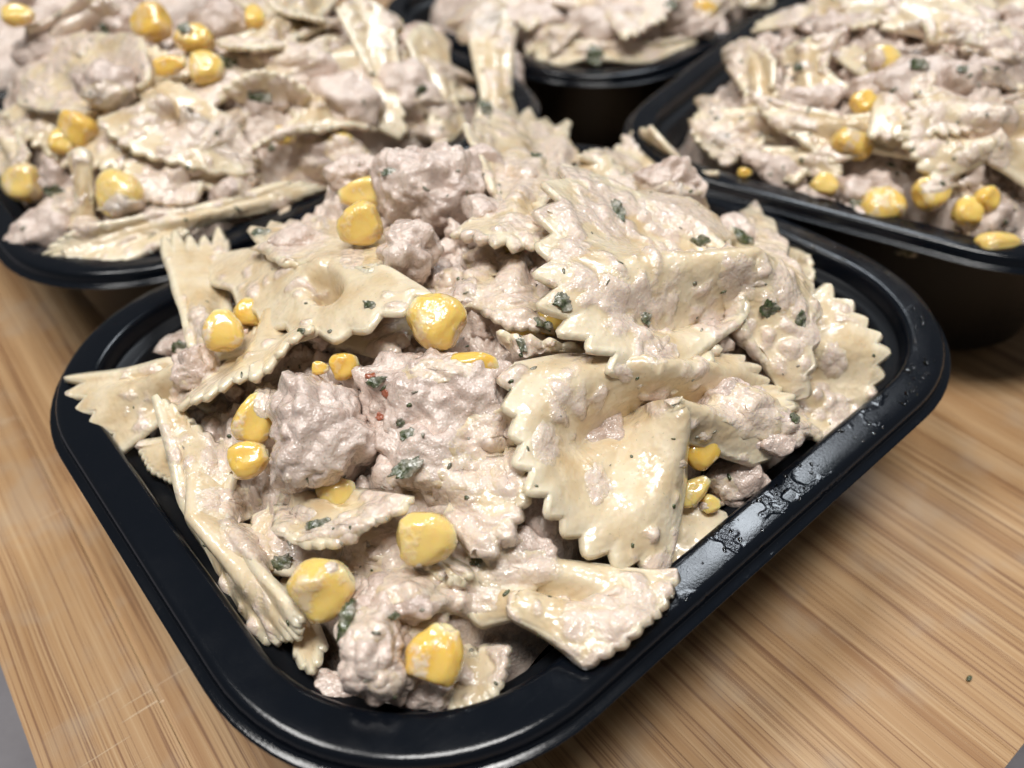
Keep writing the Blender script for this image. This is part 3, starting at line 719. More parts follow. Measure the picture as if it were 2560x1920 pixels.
C('front', 'corn kernel end on, under the sauce coated one', 532, 993, 100, 84, 20, 4, film=0.4)
C('front', 'corn kernel half buried under the big grey tuna lump', 725, 1070, 100, 78, 20, 0, film=0.6)
C('front', 'bright yellow corn kernel in front of the central tuna mass', 920, 1168, 150, 122, 5, 6, film=0.3)
C('front', 'big round orange corn kernel by the left front wall', 692, 1278, 150, 142, 30, 6, film=0.55)
C('front', 'pale corn kernel leaning on the front tuna column', 942, 1420, 142, 132, 70, 5, film=0.85)
C('front', 'corn kernel under the curl of the central bow tie', 1512, 972, 106, 78, 140, 2, film=0.5)
C('front', 'long yellow corn kernel wedged by the right wall', 1500, 1062, 96, 52, 40, 0, film=0.3)
C('front', 'tiny orange corn crumb by the right wall', 1538, 1090, 46, 42, 0, 0, film=0.2)
C('front', 'olive tinged corn kernel with green leaf bits beside the biggest bow tie', 1195, 688, 78, 84, 90, 1, film=0.7)
C('front', 'sliver of corn glowing under the flat pasta strip', 1095, 530, 70, 40, 0, -1, film=0.3)
C('front', 'corn sliver in the dark gap below the smeared pasta', 1125, 718, 76, 34, 0, 0, film=0.3)
C('front', 'corn crumb on top of the big grey tuna lump', 690, 795, 42, 32, 0, 5, film=0.8)

H = herb
H('front', 'dark square herb leaf on the rear of the pocketed bow tie', 562, 506, 42, 34, 0, 9)
H('front', 'ragged green herb leaf on top of the biggest bow tie', 1334, 455, 34, 62, 15, 9)
H('front', 'round dark caper like herb bit at the waist of the biggest bow tie', 1600, 520, 56, 34, -10, 11, flat=0.7)
H('front', 'small blue green herb bit left of the waist of the biggest bow tie', 1512, 522, 36, 28, 0, 11)
H('front', 'large dark green leaf in the middle of the central tuna mass', 876, 1010, 72, 44, 25, 6)
H('front', 'crinkled dark herb by the left front corn kernel', 602, 1216, 70, 42, 10, 5)
H('front', 'upright green chive stalk between the front corn and the tuna column', 752, 1338, 36, 86, -15, 8, flat=0.9)
H('front', 'green chive slice near the red specks', 815, 824, 46, 22, 25, 8)
H('front', 'olive herb leaf right of the big grey tuna lump', 884, 940, 40, 30, 30, 7)
H('front', 'upper dark leaf of the two on the olive corn kernel', 1216, 652, 44, 38, 20, 6)
H('front', 'lower dark leaf of the two on the olive corn kernel', 1172, 702, 38, 44, 40, 5)
H('front', 'grey green leaf under the sauce on the right wing of the biggest bow tie', 1660, 665, 44, 40, 30, 6)
H('front', 'dark leaf wedged between the right wings', 1728, 690, 26, 46, 0, 3)
H('front', 'herb fleck near the top of the tall tuna heap', 842, 372, 40, 18, 10, 9)
H('front', 'herb fleck on the back toothed wing', 1160, 338, 26, 30, 0, 5)
H('front', 'dark herb at the far end of the pink tuna spread', 1716, 905, 30, 26, 0, 5)
H('front', 'pale herb bit on the teeth of the pocketed bow tie', 800, 660, 34, 18, -25, 6)
H('front', 'tiny herb bit hanging from the edge of the pocketed bow tie', 652, 716, 22, 14, 0, 5)
H('front', 'dark herb under the thin curved pasta edge', 690, 1132, 60, 20, 10, 2)
H('front', 'herb bit behind the pale wing at the left rim', 392, 752, 44, 30, -30, 3)
H('front', 'grey leaf on the lower wing of the biggest bow tie', 1395, 690, 26, 32, 20, 10)
H('front', 'herb bit on the lower right of the central tuna mass', 1035, 1215, 34, 22, 0, 5)
H('front', 'herb bit on the tuna ridge in front', 850, 1330, 26, 16, 0, 6)
H('front', 'small green herb bit near the chive slice', 866, 912, 20, 20, 0, 7)
H('front', 'dark herb spot in the tuna left of the smeared pasta', 1130, 745, 24, 40, 20, 3)
for lab, x, y, a, b in (('upper red pepper flake on the central tuna mass', 800, 815, 22, 16), ('middle red pepper flake on the central tuna mass', 836, 852, 26, 20), ('lower red pepper flake on the central tuna mass', 822, 902, 20, 18)):
    H('front', lab, x, y, a, b, 0, 6, RED, 'pepper_flake', 'pepper flake', 'red pepper flakes on the central tuna')

# ------------------------------------------------------------------ left tray
lo = dict(nt=64, ns=26, wave=0.35)
B('left', 'slanting bow tie in the middle of the left tray, zigzag towards the front', (385, 250, 3), [(212, 262, 3), (330, 338, 4), (530, 380, 2)], [(290, 190, 0), (420, 205, 1), (560, 345, 0)], 0.4, tooth=0.07, amp=-3.5, **lo)
B('left', 'long bow tie hanging over the near rim of the left tray', (395, 478, 3), [(215, 485, 3), (122, 545, 2), (262, 568, 1)], [(590, 402, 3), (672, 414, 3), (540, 462, 1)], 0.35, tooth=0.10, **lo)
B('left', 'pasta edge arching over a dark hollow in the left tray', (600, 225, -3), [(488, 198, 3), (578, 158, 7), (672, 208, 3)], [(540, 270, -6), (600, 280, -7), (660, 270, -6)], 0.4, tooth=0.08, **lo)
B('left', 'curved pasta rim below the dark hollow in the left tray', (690, 250, 0), [(548, 322, 2), (670, 278, 6), (815, 282, 2)], [(600, 220, -6), (690, 200, -7), (780, 220, -6)], 0.4, tooth=0.07, **lo)
B('left', 'broad creamy pasta at the upper left of the left tray', (250, 205, 1), [(48, 230, 3), (110, 100, 5), (305, 85, 5)], [(180, 300, -5), (260, 300, -5), (320, 240, -4)], 0.5, tooth=0.05, **lo)
B('left', 'tongue of pasta drooping at the top of the left tray', (835, 165, 1), [(730, 25, 5), (790, 0, 7), (852, 55, 5)], [(800, 220, -5), (840, 230, -5), (880, 200, -5)], 0.15, tooth=0.03, amp=1.2, pinch=5, **lo)
B('left', 'narrow pasta folded down at the right of the left tray', (958, 215, 3), [(880, 95, 4), (915, 60, 6), (965, 90, 5)], [(925, 290, 0), (965, 305, 1), (1005, 270, 0)], 0.2, tooth=0.04, amp=1.2, pinch=5, **lo)
B('left', 'pasta standing on end at the right corner of the left tray', (1072, 205, 4), [(1012, 70, 9), (1060, 5, 12), (1112, 70, 9)], [(1015, 290, 0), (1075, 285, 1), (1115, 240, 1)], 0.25, tooth=0.04, amp=1.2, pinch=5, **lo)
B('left', 'thin upright pasta edge beside a corn kernel in the left tray', (180, 430, 2), [(150, 335, 6), (172, 325, 7), (195, 340, 5)], [(150, 500, -2), (175, 510, -2), (205, 490, -3)], 0.2, tooth=0.03, pinch=2, **lo)
B('left', 'sauce filled pasta behind the long overhanging bow tie', (400, 370, 0), [(275, 350, 1), (300, 420, 1), (420, 440, 1)], [(460, 320, -2), (540, 350, -1), (520, 420, -1)], 0.55, tooth=0.05, **lo)
B('left', 'wavy pasta strip at the upper middle of the left tray', (590, 75, 1), [(470, 85, 2), (530, 105, 3), (640, 95, 2)], [(560, 30, 0), (640, 20, 0), (720, 50, 0)], 0.4, tooth=0.08, **lo)
B('left', 'pasta edge at the very top of the left tray', (660, 20, 2), [(580, 5, 4), (620, 30, 4), (700, 45, 4)], [(640, -40, 0), (700, -50, 0), (760, -30, 0)], 0.4, tooth=0.06, **lo)
B('left', 'pale pasta at the far left edge below the corn', (20, 300, 0), [(60, 330, 2), (40, 370, 1), (-10, 380, 0)], [(20, 240, 0), (-30, 260, 0), (-60, 320, 0)], 0.4, tooth=0.06, **lo)
B('left', 'sauce laden pasta in the top left corner', (150, 60, 2), [(60, 60, 3), (90, 110, 3), (180, 120, 3)], [(170, -10, 0), (240, 10, 0), (270, 60, 0)], 0.6, tooth=0.06, **lo)
for lab, x, y, rx, ry, r, dh in (
    ('tuna clump at the near left corner of the left tray', 85, 490, 85, 62, 25, 3), ('round tuna nub on the broad creamy pasta', 218, 185, 62, 48, 0, 6),
    ('tuna heap right of the arching pasta edge', 740, 205, 85, 58, -20, 3), ('tuna lump below the drooping pasta tongue', 870, 190, 75, 60, 10, 2),
    ('tuna in the top left corner of the photo', 80, 95, 62, 48, 0, 2), ('tuna bit between two corn kernels at the top left', 245, 40, 48, 40, 0, 3),
    ('shaded tuna in the hollow under the curved pasta rim', 690, 330, 95, 48, 5, -3), ('tuna piece under the slanting bow tie', 330, 330, 60, 40, 0, -2),
    ('tuna in the middle of the left tray behind the arch', 560, 215, 60, 38, 10, -1), ('tuna sliver over the sauce filled pasta', 490, 410, 45, 28, 0, 2),
    ('tuna lump at the top of the left tray', 460, 40, 62, 40, 0, 2), ('tuna beside the corn at the left picture edge', 115, 390, 38, 52, 20, 1),
    ('tuna between the folded pasta and the standing pasta', 1105, 170, 30, 60, 5, 3), ('tuna bits near the rear right of the left tray', 900, 90, 60, 40, 0, -1),
    ('large tuna field on the right half of the left tray', 620, 130, 90, 36, -5, 0)):
    T('left', lab, x, y, rx, ry, r, dh, level=4)
for lab, x, y, a, b, r, f in (
    ('corn kernel cut by the left picture edge', 36, 392, 92, 84, 180, 0.5), ('big amber corn kernel under the upright pasta edge', 246, 412, 122, 102, 120, 0.2),
    ('corn kernel above the amber one, beside the broad pasta', 158, 272, 100, 78, 140, 0.4), ('small corn kernel touching the one beside the broad pasta', 128, 302, 64, 58, 90, 0.6),
    ('corn kernel at the top, left of the hanging one', 318, 42, 92, 84, 200, 0.4), ('egg shaped corn kernel hanging at the top', 414, 74, 66, 88, 90, 0.3),
    ('corn kernel below the egg shaped one', 442, 142, 84, 76, 0, 0.5), ('flat pale corn piece left of that pair', 362, 138, 82, 42, 10, 0.6),
    ('corn kernel in the very top left corner', 34, 28, 80, 50, 0, 0.5), ('amber corn deep in the arched hollow', 612, 290, 54, 40, 0, 0.4),
    ('corn half hidden at the top right of the left tray', 845, 52, 56, 50, 0, 0.4), ('corn kernel at the top behind the tuna lump', 548, 32, 50, 56, 0, 0.4), ('corn sliver under the curved pasta rim', 735, 300, 60, 34, 0, 0.4)):
    C('left', lab, x, y, a, b, r, 4, film=f, level=4)
for lab, x, y, a, b in (('herb fleck on the tuna beside the egg shaped corn', 400, 62, 30, 26), ('dark herb below the corn pair at the top', 490, 140, 46, 36), ('herb fleck at the right of the left tray', 910, 200, 26, 34),
    ('herb fleck at the base of the standing pasta', 1052, 235, 30, 34), ('herb in the middle of the left tray below the arch', 560, 212, 50, 18), ('herb near the upright pasta edge', 118, 415, 40, 40), ('herb fleck on the curved pasta rim', 585, 318, 40, 16), ('herb speck at the top left', 225, 62, 16, 30)):
    H('left', lab, x, y, a, b, 0, 5)

# ------------------------------------------------------------------ right tray
B('right', 'slanting bow tie cradling a corn kernel in the right tray', (1845, 285, 2), [(1625, 205, 6), (1680, 270, 4), (1800, 350, 2)], [(1880, 240, 2), (1950, 290, 2), (2000, 352, 1)], 0.35, tooth=0.05, **lo)
B('right', 'round bow tie with jagged left edge at the right picture edge', (2140, 292, 2), [(2020, 195, 4), (1960, 280, 7), (2020, 392, 3)], [(2230, 220, 1), (2290, 300, 1), (2220, 400, 1)], 0.35, amp=-5, tooth=0.12, **lo)
B('right', 'shaded pasta wing at the left end of the right tray', (1640, 265, -1), [(1530, 235, 2), (1500, 285, 1), (1570, 360, -1)], [(1720, 230, -5), (1740, 280, -6), (1720, 330, -6)], 0.35, tooth=0.06, **lo)
B('right', 'pointed pasta tip at the back left of the right tray', (1640, 190, -1), [(1575, 150, 3), (1618, 92, 6), (1672, 135, 3)], [(1600, 240, -4), (1650, 250, -4), (1700, 230, -4)], 0.4, tooth=0.05, **lo)
B('right', 'creamy pasta behind the slanting bow tie', (1740, 160, 1), [(1680, 120, 2), (1740, 88, 5), (1815, 72, 5)], [(1680, 210, -1), (1760, 220, 0), (1830, 190, -1)], 0.5, tooth=0.05, **lo)
B('right', 'dim pasta low behind the near left rim of the right tray', (1730, 345, 0), [(1650, 320, 2), (1670, 365, 1), (1720, 395, 1)], [(1760, 310, 1), (1810, 350, 1), (1800, 400, 0)], 0.4, tooth=0.07, **lo)
B('right', 'pasta bridging the top of the right tray', (2060, 75, 2), [(1940, 65, 3), (1990, 50, 5), (2010, 90, 3)], [(2120, 90, 2), (2170, 60, 4), (2180, 110, 2)], 0.5, tooth=0.06, **lo)
for lab, x, y, rx, ry, r, dh in (
    ('tuna clump overhanging the near rim of the right tray', 1985, 496, 72, 42, -15, 6), ('tuna below the slanting bow tie in the right tray', 1880, 410, 62, 48, 0, 1),
    ('tuna mound at the back of the right tray', 1990, 170, 92, 58, 0, 3), ('tuna lump between corn kernels of the right tray', 1900, 195, 52, 44, 0, 2),
    ('tuna over the round bow tie at the right edge', 2110, 165, 62, 50, 0, 4), ('dim tuna under the shaded pasta wing', 1620, 330, 62, 36, -30, -2),
    ('tuna in the middle of the right tray', 1770, 205, 60, 36, 0, 1), ('tuna by the last corn kernel at the right edge', 2150, 470, 60, 40, 0, 0),
    ('tuna at the top right of the right tray', 2185, 110, 50, 46, 0, 2), ('tuna under the left corn of the near pair', 1850, 452, 44, 32, 0, 3),
    ('shaded tuna low along the near left rim of the right tray', 1700, 375, 62, 34, -28, 1), ('shaded tuna chunk below the corn peeking out', 1770, 430, 50, 30, -25, 1), ('small tuna bit at the near left wall of the right tray', 1650, 345, 36, 26, -20, 2)):
    T('right', lab, x, y, rx, ry, r, dh, level=4, depth=2.5 if any(w_ in lab for w_ in ('near left', 'peeking', 'overhanging', 'left corn of the near')) else None)
for lab, x, y, a, b, r, f in (
    ('pale corn kernel, left of the near pair in the right tray', 1912, 440, 94, 100, 100, 0.7), ('yellow corn kernel, right of the near pair in the right tray', 2022, 412, 88, 78, 20, 0.5),
    ('whitish corn tip beside the near pair', 2098, 452, 70, 66, 90, 0.8), ('orange corn kernel lying on the near rim at the right edge', 2162, 532, 112, 72, 10, 0.3),
    ('corn kernel held by the slanting bow tie', 1852, 298, 82, 96, 70, 0.8), ('bright corn piece above the slanting bow tie', 1872, 215, 66, 52, 30, 0.4),
    ('corn kernel near the top of the right tray', 1915, 120, 76, 54, 10, 0.5), ('amber corn left of the whitish tip', 2140, 425, 62, 58, 60, 0.5), ('corn peeking out under the slanting bow tie', 1785, 395, 56, 60, 80, 0.5), ('dot of corn low by the left end of the right tray', 1610, 372, 34, 22, 0, 0.3)):
    C('right', lab, x, y, a, b, r, 4, film=f, level=4)
for lab, x, y, a, b in (('herb on the back tuna mound of the right tray', 1985, 140, 50, 28), ('herb bit on the creamy pasta of the right tray', 1725, 145, 20, 24), ('dark herb in the tuna below the slanting bow tie', 1850, 440, 34, 34), ('green herb hanging over the near rim of the right tray', 1958, 545, 44, 20), ('herb fleck at the top right of the right tray', 2080, 150, 24, 18)):
    H('right', lab, x, y, a, b, 10, 6)

# ------------------------------------------------------------------ middle and far trays
vl = dict(nt=48, ns=14)
B('middle', 'flat pasta lying on the near rim of the middle tray', (1290, 105, 2), [(1440, 95, 2), (1495, 90, 3), (1420, 140, 1)], [(1190, 90, 2), (1160, 125, 1), (1220, 140, 1)], 0.3, tooth=0.08, **vl)
B('middle', 'folded pasta leaning at the left of the middle tray', (1200, 75, 2), [(1250, 55, 5), (1230, 85, 4), (1190, 120, 3)], [(1150, 60, 0), (1140, 90, 0), (1140, 120, 0)], 0.4, **vl)
B('middle', 'pale pasta at the far right rim of the middle tray', (1640, 0, 2), [(1590, -20, 3), (1620, 15, 3), (1680, 12, 3)], [(1620, -50, 0), (1660, -60, 0), (1700, -40, 0)], 0.3, **vl)
B('middle', 'tan pasta at the back of the middle tray', (1540, 20, 2), [(1480, 30, 3), (1500, 60, 3), (1560, 50, 3)], [(1540, -20, 0), (1580, -20, 0), (1600, 10, 0)], 0.5, **vl)
for lab, x, y, rx, ry, r, dh in (('tuna pile at the left of the middle tray', 1150, 40, 80, 50, 0, 3), ('tuna in the centre of the middle tray', 1310, 50, 85, 48, 0, 3), ('tuna at the top of the middle tray', 1420, 15, 80, 40, 0, 3),
    ('tuna hanging over the right rim of the middle tray', 1590, 80, 40, 36, -40, 3), ('tuna lump right of centre in the middle tray', 1470, 55, 70, 36, 0, 2), ('dark tuna bit by the middle tray rim', 1540, 70, 40, 30, 0, 1), ('tuna at the top left of the middle tray', 1090, 10, 60, 36, 0, 2)):
    T('middle', lab, x, y, rx, ry, r, dh, level=4)
C('middle', 'corn kernel at the top of the middle tray', 1525, 18, 60, 44, 0, 4, level=3)
H('middle', 'blurred dark herb on the near pasta of the middle tray', 1285, 120, 34, 44, 0, 5)
H('middle', 'blurred herb in the tuna of the middle tray', 1450, 10, 36, 24, 0, 5)
B('far', 'tan pasta at the near end of the farthest tray', (2000, 5, 3), [(1830, 5, 4), (1870, 30, 5), (1980, 45, 4)], [(1980, -40, 2), (2100, -30, 3), (2120, 30, 2)], 0.4, **vl)
B('far', 'brownish pasta in the top right corner of the photo', (2150, 10, 3), [(2070, -10, 4), (2060, 30, 4), (2110, 48, 4)], [(2200, -30, 3), (2260, 0, 3), (2220, 50, 3)], 0.4, **vl)
for lab, x, y, rx, ry in (('tuna at the left end of the farthest tray', 1850, 12, 70, 30), ('tuna behind the right tray in the farthest tray', 1960, 40, 60, 24), ('tuna in the top right corner', 2150, 42, 60, 26)):
    T('far', lab, x, y, rx, ry, 0, 2, level=4)
C('far', 'corn kernel in the farthest tray', 1885, 30, 56, 40, 0, 4, level=3)

# ------------------------------------------------------------------ loose bits
def droplets():
    r = np.random.default_rng(5); D, F = ico(2); VV, FF = [], []; i = 0
    spots = [(r.uniform(-25, 52), -62.75+r.uniform(1.2, 5.6), r.uniform(0.12, 0.4)) for _ in range(44)]
    for _ in range(60):
        a = math.radians(r.uniform(-88, 55)); q = RAD-r.uniform(1.4, 5.6)
        spots.append((HALF_A-RAD+q*math.cos(a), -(HALF_B-RAD)+q*math.sin(a), r.uniform(0.10, 0.4)*(1.7 if r.uniform() < 0.12 else 1)))
    for x, y, rad in spots:
        V = D*np.array([rad*r.uniform(0.8, 1.8), rad*r.uniform(0.7, 1.2), rad*0.45])*(1+0.35*fbm(D*1.4+i*3, 2, i))[:, None]
        a = r.uniform(0, 3.14); c, s_ = math.cos(a), math.sin(a)
        V = np.stack([c*V[:, 0]-s_*V[:, 1]+x, s_*V[:, 0]+c*V[:, 1]+y, np.maximum(V[:, 2], -0.02)+0.02], 1)
        VV.append(V); FF.append(F+len(D)*i); i += 1
    o = mesh_obj('water_droplets', np.vstack(VV), np.vstack(FF), DROP)
    tag(o, 'water droplets on the right rim of the front tray', 'droplets', kind='stuff')
droplets()
def crumb_on_board():
    d = ray(2094, 1465); p = CAM+d*((BT+0.45-CAM[2])/d[2]); D, F = ico(2)
    V = D*np.array([0.75, 0.4, 0.25])*(1+0.4*fbm(D*1.4, 2, 1))[:, None]+p
    tag(mesh_obj('herb_crumb', V, F, HERB), 'tiny green herb crumb lying alone on the bare board', 'herb')
crumb_on_board()
def smear(label, pts, thick=0.35):
    """thin sauce smear on the rim, outline given at the picture position"""
    P = []
    for x, y in pts:
        d = ray(x, y); P.append(CAM+d*((0.0-CAM[2])/d[2]))
    P = np.array(P); c = P.mean(0); D, F = ico(4)
    o_ = P-c; al = np.degrees(np.arctan2(o_[:, 1], o_[:, 0])); rr = np.hypot(o_[:, 0], o_[:, 1]); od = np.argsort(al)
    ang = np.degrees(np.arctan2(D[:, 1], D[:, 0])); R_ = np.interp(ang, np.r_[al[od]-360, al[od], al[od]+360], np.tile(rr[od], 3))
    V = np.stack([D[:, 0]*R_, D[:, 1]*R_, D[:, 2]*thick], 1)*(1+0.25*fbm(D*2.2, 3, 4))[:, None]
    V[:, 2] = np.maximum(V[:, 2], -0.02)+0.03
    tag(mesh_obj('sauce_smear', V+c, F, SAUCEM), label, 'sauce smear')
smear('whitish sauce smear on the inner edge of the left rim', [(478, 1098), (492, 1108), (510, 1135), (524, 1160), (512, 1158), (494, 1134)])

# ------------------------------------------------------------------ bow ties that fill up the rear trays and the hollows of the front one
def in_view(p):
    d = np.asarray(p)-CAM; z = d@FWD
    x, y = 1280+FPX*(d@RIGHT)/z, 960-FPX*(d@UP)/z
    return -60 < x < 2620 and -60 < y < 1980
def fill(key, label, n, seed, lo_, hi_, cov=0.6, ext=0.8, res=(44, 13)):
    r = np.random.default_rng(seed); px, py, pz, th = POSES[key]; c, s = math.cos(th), math.sin(th)
    pts = []
    for _ in range(4000):
        if len(pts) == n: break
        lx, ly = r.uniform(-62, 62)*ext, r.uniform(-50, 50)*ext
        if all((lx-a)**2+(ly-b)**2 > 19**2 for a, b in pts) or _ > 2500: pts.append((lx, ly))
    for lx, ly in pts:
        x, y = c*lx-s*ly+px, s*lx+c*ly+py
        f = lambda X, Y: float(mound(key, np.array([X]), np.array([Y]))[0])
        dh = r.uniform(lo_, hi_); C = np.array([x, y, f(x, y)+dh])
        if not in_view(C): continue
        a = r.uniform(0, math.pi); u = np.array([math.cos(a), math.sin(a)]); v = np.array([-u[1], u[0]])
        L, W = r.uniform(15, 18), r.uniform(12, 15); roll = r.uniform(-0.35, 0.35)
        def end(sg):
            up_ = r.uniform(-2, 5); out = []
            for t in (-1, 0, 1):
                q = C[:2]+sg*u*(L+(2.0 if t == 0 else 0))+v*t*W
                out.append((q[0], q[1], 0.6*f(q[0], q[1])+0.4*C[2]+dh*0.6+up_+roll*t*W*0.6))
            return out
        count[0] += 1
        V, F, A = farfalle(C, end(-1), end(1), count[0]+300, cov+r.uniform(-0.2, 0.15), nt=res[0], ns=res[1], tooth=0.10, amp=r.choice([-2.2, 2.2]), pinch=5.5, wave=0.6)
        o = mesh_obj('bow_tie_pasta', V, F, PASTA, attrs=A)
        tag(o, label, 'pasta', 'pasta filling the %s tray' % key)
fill('front', 'sauce coated bow tie buried in the hollows of the front salad', 12, 21, -8, -5, 0.7, 0.8, (56, 16))
fill('left', 'sauce coated bow tie deep among the others in the left tray', 11, 22, -4.5, -1.0, 0.45, 0.75, (56, 18))
fill('right', 'sauce coated bow tie deep among the others in the right tray', 9, 23, -4.0, -0.5, 0.45, 0.70, (56, 18))
fill('middle', 'blurred sauce coated bow tie piled in the middle back tray', 14, 24, -1, 5, 0.6)
fill('back', 'sauce coated bow tie in the tray behind the left one', 10, 26, -1, 4, 0.6)
fill('far', 'blurred sauce coated bow tie piled in the farthest tray', 10, 25, -1, 5, 0.5)

# ------------------------------------------------------------------ sauce
sauce_bed('front', 'creamy pinkish tuna sauce binding the salad in the front tray', 300, 250)
sauce_bed('left', 'creamy tuna sauce binding the salad in the left tray')
sauce_bed('right', 'creamy tuna sauce binding the salad in the right tray')
sauce_bed('middle', 'creamy tuna sauce binding the salad in the middle back tray', 120, 100)
sauce_bed('far', 'creamy tuna sauce binding the salad in the farthest tray', 120, 100)
sauce_bed('back', 'creamy tuna sauce binding the salad in the tray behind the left one', 120, 100)

# ------------------------------------------------------------------ what lies on the surfaces built so far: dabs, herbs, specks
bpy.context.view_layer.update()
# drop filling pasta that nothing shows, and say which of the rest is which
heroes = {}
def project(p):
    d = np.asarray(p)-CAM; z = d@FWD
    return np.array([1280+FPX*(d@RIGHT)/z, 960-FPX*(d@UP)/z])
for o in list(COL.objects):
    if o.parent is None and o.get('label') and o.name.split('.')[0] in ('corn_kernel', 'tuna_chunk') and o.get('group'):
        c = np.mean([np.array(v) for v in o.bound_box], 0)+np.array(o.location); c = c/MM; c[2] -= RIM_Z
        heroes.setdefault(o['group'].split(' in the ')[-1], []).append((o['label'].split(',')[0], project(c)))
taken = set()
for o in [x for x in COL.objects if (x.get('group') or '').startswith('pasta filling')]:
    me = o.data; idx = np.random.default_rng(1).integers(0, len(me.vertices), 220); seen = []
    for i in idx:
        v = np.array(me.vertices[int(i)].co)+np.array(o.location); p = v/MM; p[2] -= RIM_Z
        q = project(p)
        if not (0 < q[0] < 2560 and 0 < q[1] < 1920): continue
        a, n, ob = surf(q[0]/K, q[1]/K)
        if ob is o and np.linalg.norm(a-p) < 1.0: seen.append(q)
    if len(seen) < 7: bpy.data.objects.remove(o); continue
    c = np.mean(seen, 0); key = o['group'].replace('pasta filling the ', '')
    for nm, q in sorted(heroes.get(key, []), key=lambda h: np.linalg.norm(h[1]-c)):
        if len(nm.split()) > 9: continue
        dx, dy = c-q
        w_ = ('right of' if dx > 0 else 'left of') if abs(dx) > abs(dy) else ('below' if dy > 0 else 'above')
        if (w_, nm) in taken: continue
        taken.add((w_, nm)); o['label'] = 'half buried bow tie %s the %s' % (w_, nm); break
bpy.context.view_layer.update()
NF = 13; NS = 38
def film(key, label, spots, seed):
    """creamy sauce lying over whatever is there, bridging from piece to piece"""
    r = np.random.default_rng(seed); VV, FF, AA, base = [], [], [], 0
    for (px, py, rx, ry, rot) in spots:
        p0, n0, ob = surf(px, py)
        if p0 is None or ob.name.split('.')[0] in ('rim', 'tub', 'strip', 'countertop', 'water_droplets'): continue
        lx, ly = to_local(key, p0[0], p0[1])
        if abs(lx) > 70 or abs(ly) > 58: continue
        t0 = np.linalg.norm(p0-CAM); k = pxmm(p0); size = math.sqrt(rx*ry)*k
        a = math.radians(rot); ph = r.uniform(0, 100)
        ang = np.arange(NS)/NS*2*math.pi
        edge = 1+0.55*fbm(np.stack([np.cos(ang)*1.6+ph, np.sin(ang)*1.6, np.zeros(NS)], 1), 3, seed)
        T_ = np.empty((NF+1, NS)); DD = np.empty((NF+1, NS, 3)); last = t0
        for i in range(NF+1):
            for j in range(NS):
                rr = i/NF*edge[j]; u, v = rx*rr*math.cos(ang[j]), ry*rr*math.sin(ang[j])
                x, y = px+u*math.cos(a)+v*math.sin(a), py-u*math.sin(a)+v*math.cos(a)
                d = ray(x, y); DD[i, j] = d; q, n, o2 = surf(x, y)
                prev = t0 if i == 0 else T_[i-1, j]
                t = np.linalg.norm(q-CAM) if q is not None else prev
                T_[i, j] = min(max(t, prev-1.2), prev+0.9)
        for _ in range(3):
            S_ = T_.copy(); S_[1:-1] = 0.4*T_[1:-1]+0.15*(T_[:-2]+T_[2:])+0.15*(np.roll(T_, 1, 1)+np.roll(T_, -1, 1))[1:-1]
            T_ = np.minimum(S_, T_+0.25)
        T_[0] = T_[0].mean()
        P = CAM+DD*T_[..., None]; fl = P.reshape(-1, 3)
        dS = np.gradient(P, axis=0); dT = np.roll(P, -1, 1)-np.roll(P, 1, 1); N = np.cross(dS, dT)
        N /= np.linalg.norm(N, axis=2, keepdims=True)+1e-9; N = np.where(((N*DD).sum(2) > 0)[..., None], -N, N); N[0] = N[1].mean(0)/np.linalg.norm(N[1].mean(0))
        q = np.linspace(0, 1, NF+1)[:, None]
        th = min(0.9, 0.16+0.06*size)
        lump = (0.8+1.5*np.abs(gnoise(fl/2.8+ph, 3))+0.4*np.abs(gnoise(fl/1.2+ph, 5))).reshape(NF+1, NS)
        off = th*lump*np.sqrt(np.clip(1-q**2.5, 0, 1))-0.45*q**3
        V = (P+N*off[..., None]).reshape(-1, 3)
        idx = np.arange((NF+1)*NS).reshape(NF+1, NS); nx = np.roll(idx, -1, 1)
        F = np.stack([idx[:-1], idx[1:], nx[1:], nx[:-1]], -1).reshape(-1, 4)
        AA.append((np.clip(1.25*(1-q**2.4), 0, 1)*np.ones((1, NS))*(0.55+0.9*np.abs(gnoise(fl/3.5+ph, 8)).reshape(NF+1, NS))).ravel())
        VV.append(V); FF.append(F+base); base += len(V)
    AA = np.concatenate(AA)
    tag(mesh_obj('sauce_film', np.vstack(VV), np.vstack(FF), PASTA, attrs={'sauce': AA, 'edge': np.zeros(len(AA))}), label, 'sauce', kind='stuff')
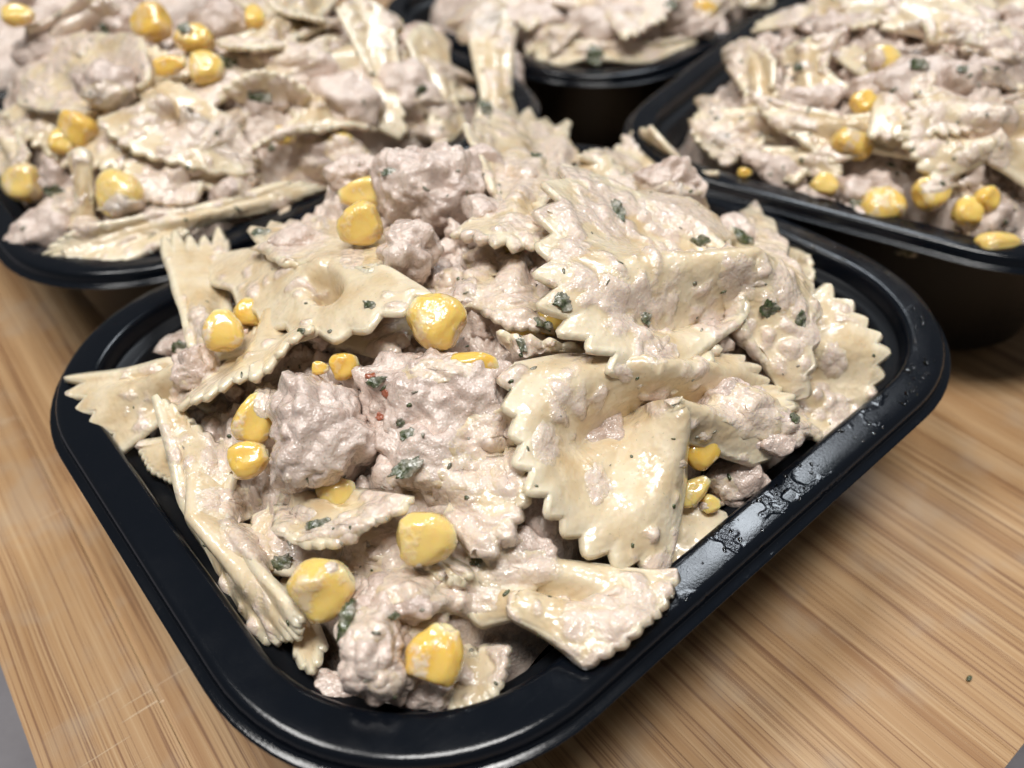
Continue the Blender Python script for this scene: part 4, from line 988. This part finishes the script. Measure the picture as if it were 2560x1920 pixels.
fs = [(1050, 950, 95, 58, 10), (890, 1040, 70, 34, 0), (1000, 1020, 60, 46, 0), (1095, 1030, 40, 66, 0), (1480, 470, 118, 44, -25), (1290, 1045, 34, 50, 10), (1425, 760, 46, 40, 20), (1592, 600, 52, 66, 0), 
      (1690, 620, 30, 60, 15), (1800, 780, 34, 50, 0), (640, 524, 96, 32, 8), (485, 1085, 84, 42, -5), (535, 1175, 84, 36, -35), (470, 1000, 34, 52, 0),
      (1130, 1230, 104, 52, 0), (1000, 1290, 90, 46, 0), (880, 1265, 74, 44, 0), (1180, 960, 34, 62, 10), (1090, 640, 88, 44, 0), (1055, 560, 56, 36, 0),
      (1130, 480, 80, 26, 0), (1120, 380, 80, 56, 0), (1200, 330, 52, 44, 0), (430, 690, 30, 40, 0), (575, 870, 36, 46, 0), (730, 1140, 110, 24, 12), (830, 1480, 48, 40, 0), (800, 1350, 56, 44, 0), (1450, 425, 84, 36, -10),
      (1620, 890, 96, 60, -20), (1720, 930, 46, 30, 0), (950, 800, 90, 30, 0), (760, 560, 36, 30, 0), (980, 620, 46, 40, 0), (1560, 1060, 46, 36, 0), (780, 1215, 56, 30, 0), (1090, 1160, 40, 40, 0), (640, 1110, 50, 26, 0), (390, 850, 30, 34, 0)]
r5 = np.random.default_rng(77)
fs += [(r5.uniform(300, 1850), r5.uniform(320, 1450), r5.uniform(10, 30), r5.uniform(8, 22), r5.uniform(0, 180)) for _ in range(16)]
film('front', 'creamy film of tuna sauce over the pieces in the front tray', fs, 5)
film('left', 'creamy film of tuna sauce over the pieces in the left tray', [(r5.uniform(20, 1050), r5.uniform(20, 500), r5.uniform(25, 80), r5.uniform(14, 36), r5.uniform(-40, 40)) for _ in range(30)], 6)
film('right', 'creamy film of tuna sauce over the pieces in the right tray', [(r5.uniform(1530, 2200), r5.uniform(80, 500), r5.uniform(25, 70), r5.uniform(14, 34), r5.uniform(-40, 40)) for _ in range(24)], 7)
bpy.context.view_layer.update()
for f in DEFER: f()
def specks(key, label, n, box, seed, mat, size):
    r = np.random.default_rng(seed); D, F = ico(1); VV, FF, i = [], [], 0
    for _ in range(n*4):
        if i >= n: break
        p, nn, ob = surf(r.uniform(box[0], box[2]), r.uniform(box[1], box[3]))
        if p is None or ob.name.split('.')[0] not in ('bow_tie_pasta', 'tuna_chunk', 'tuna_sauce', 'tuna_crumbs', 'sauce_film'): continue
        lx, ly = to_local(key, p[0], p[1])
        if abs(lx) > 74 or abs(ly) > 62: continue
        a, b = r.uniform(*size), r.uniform(*size)*0.5
        V = D*np.array([a, b, 0.16])*(1+0.6*fbm(D*1.5+i*5, 2, i))[:, None]
        VV.append(V@on_frame(nn, r.uniform(0, 180))+p+nn*0.02); FF.append(F+len(D)*i); i += 1
    tag(mesh_obj('herb_specks', np.vstack(VV), np.vstack(FF), mat), label, 'herb', kind='stuff')
specks('front', 'fine chopped herb specks all over the front salad', 100, (150, 250, 1950, 1540), 1, HERB, (0.2, 0.8))
specks('left', 'fine chopped herb specks over the left salad', 45, (0, 0, 1150, 560), 2, HERB, (0.4, 1.3))
specks('right', 'fine chopped herb specks over the right salad', 40, (1450, 40, 2212, 560), 3, HERB, (0.4, 1.3))
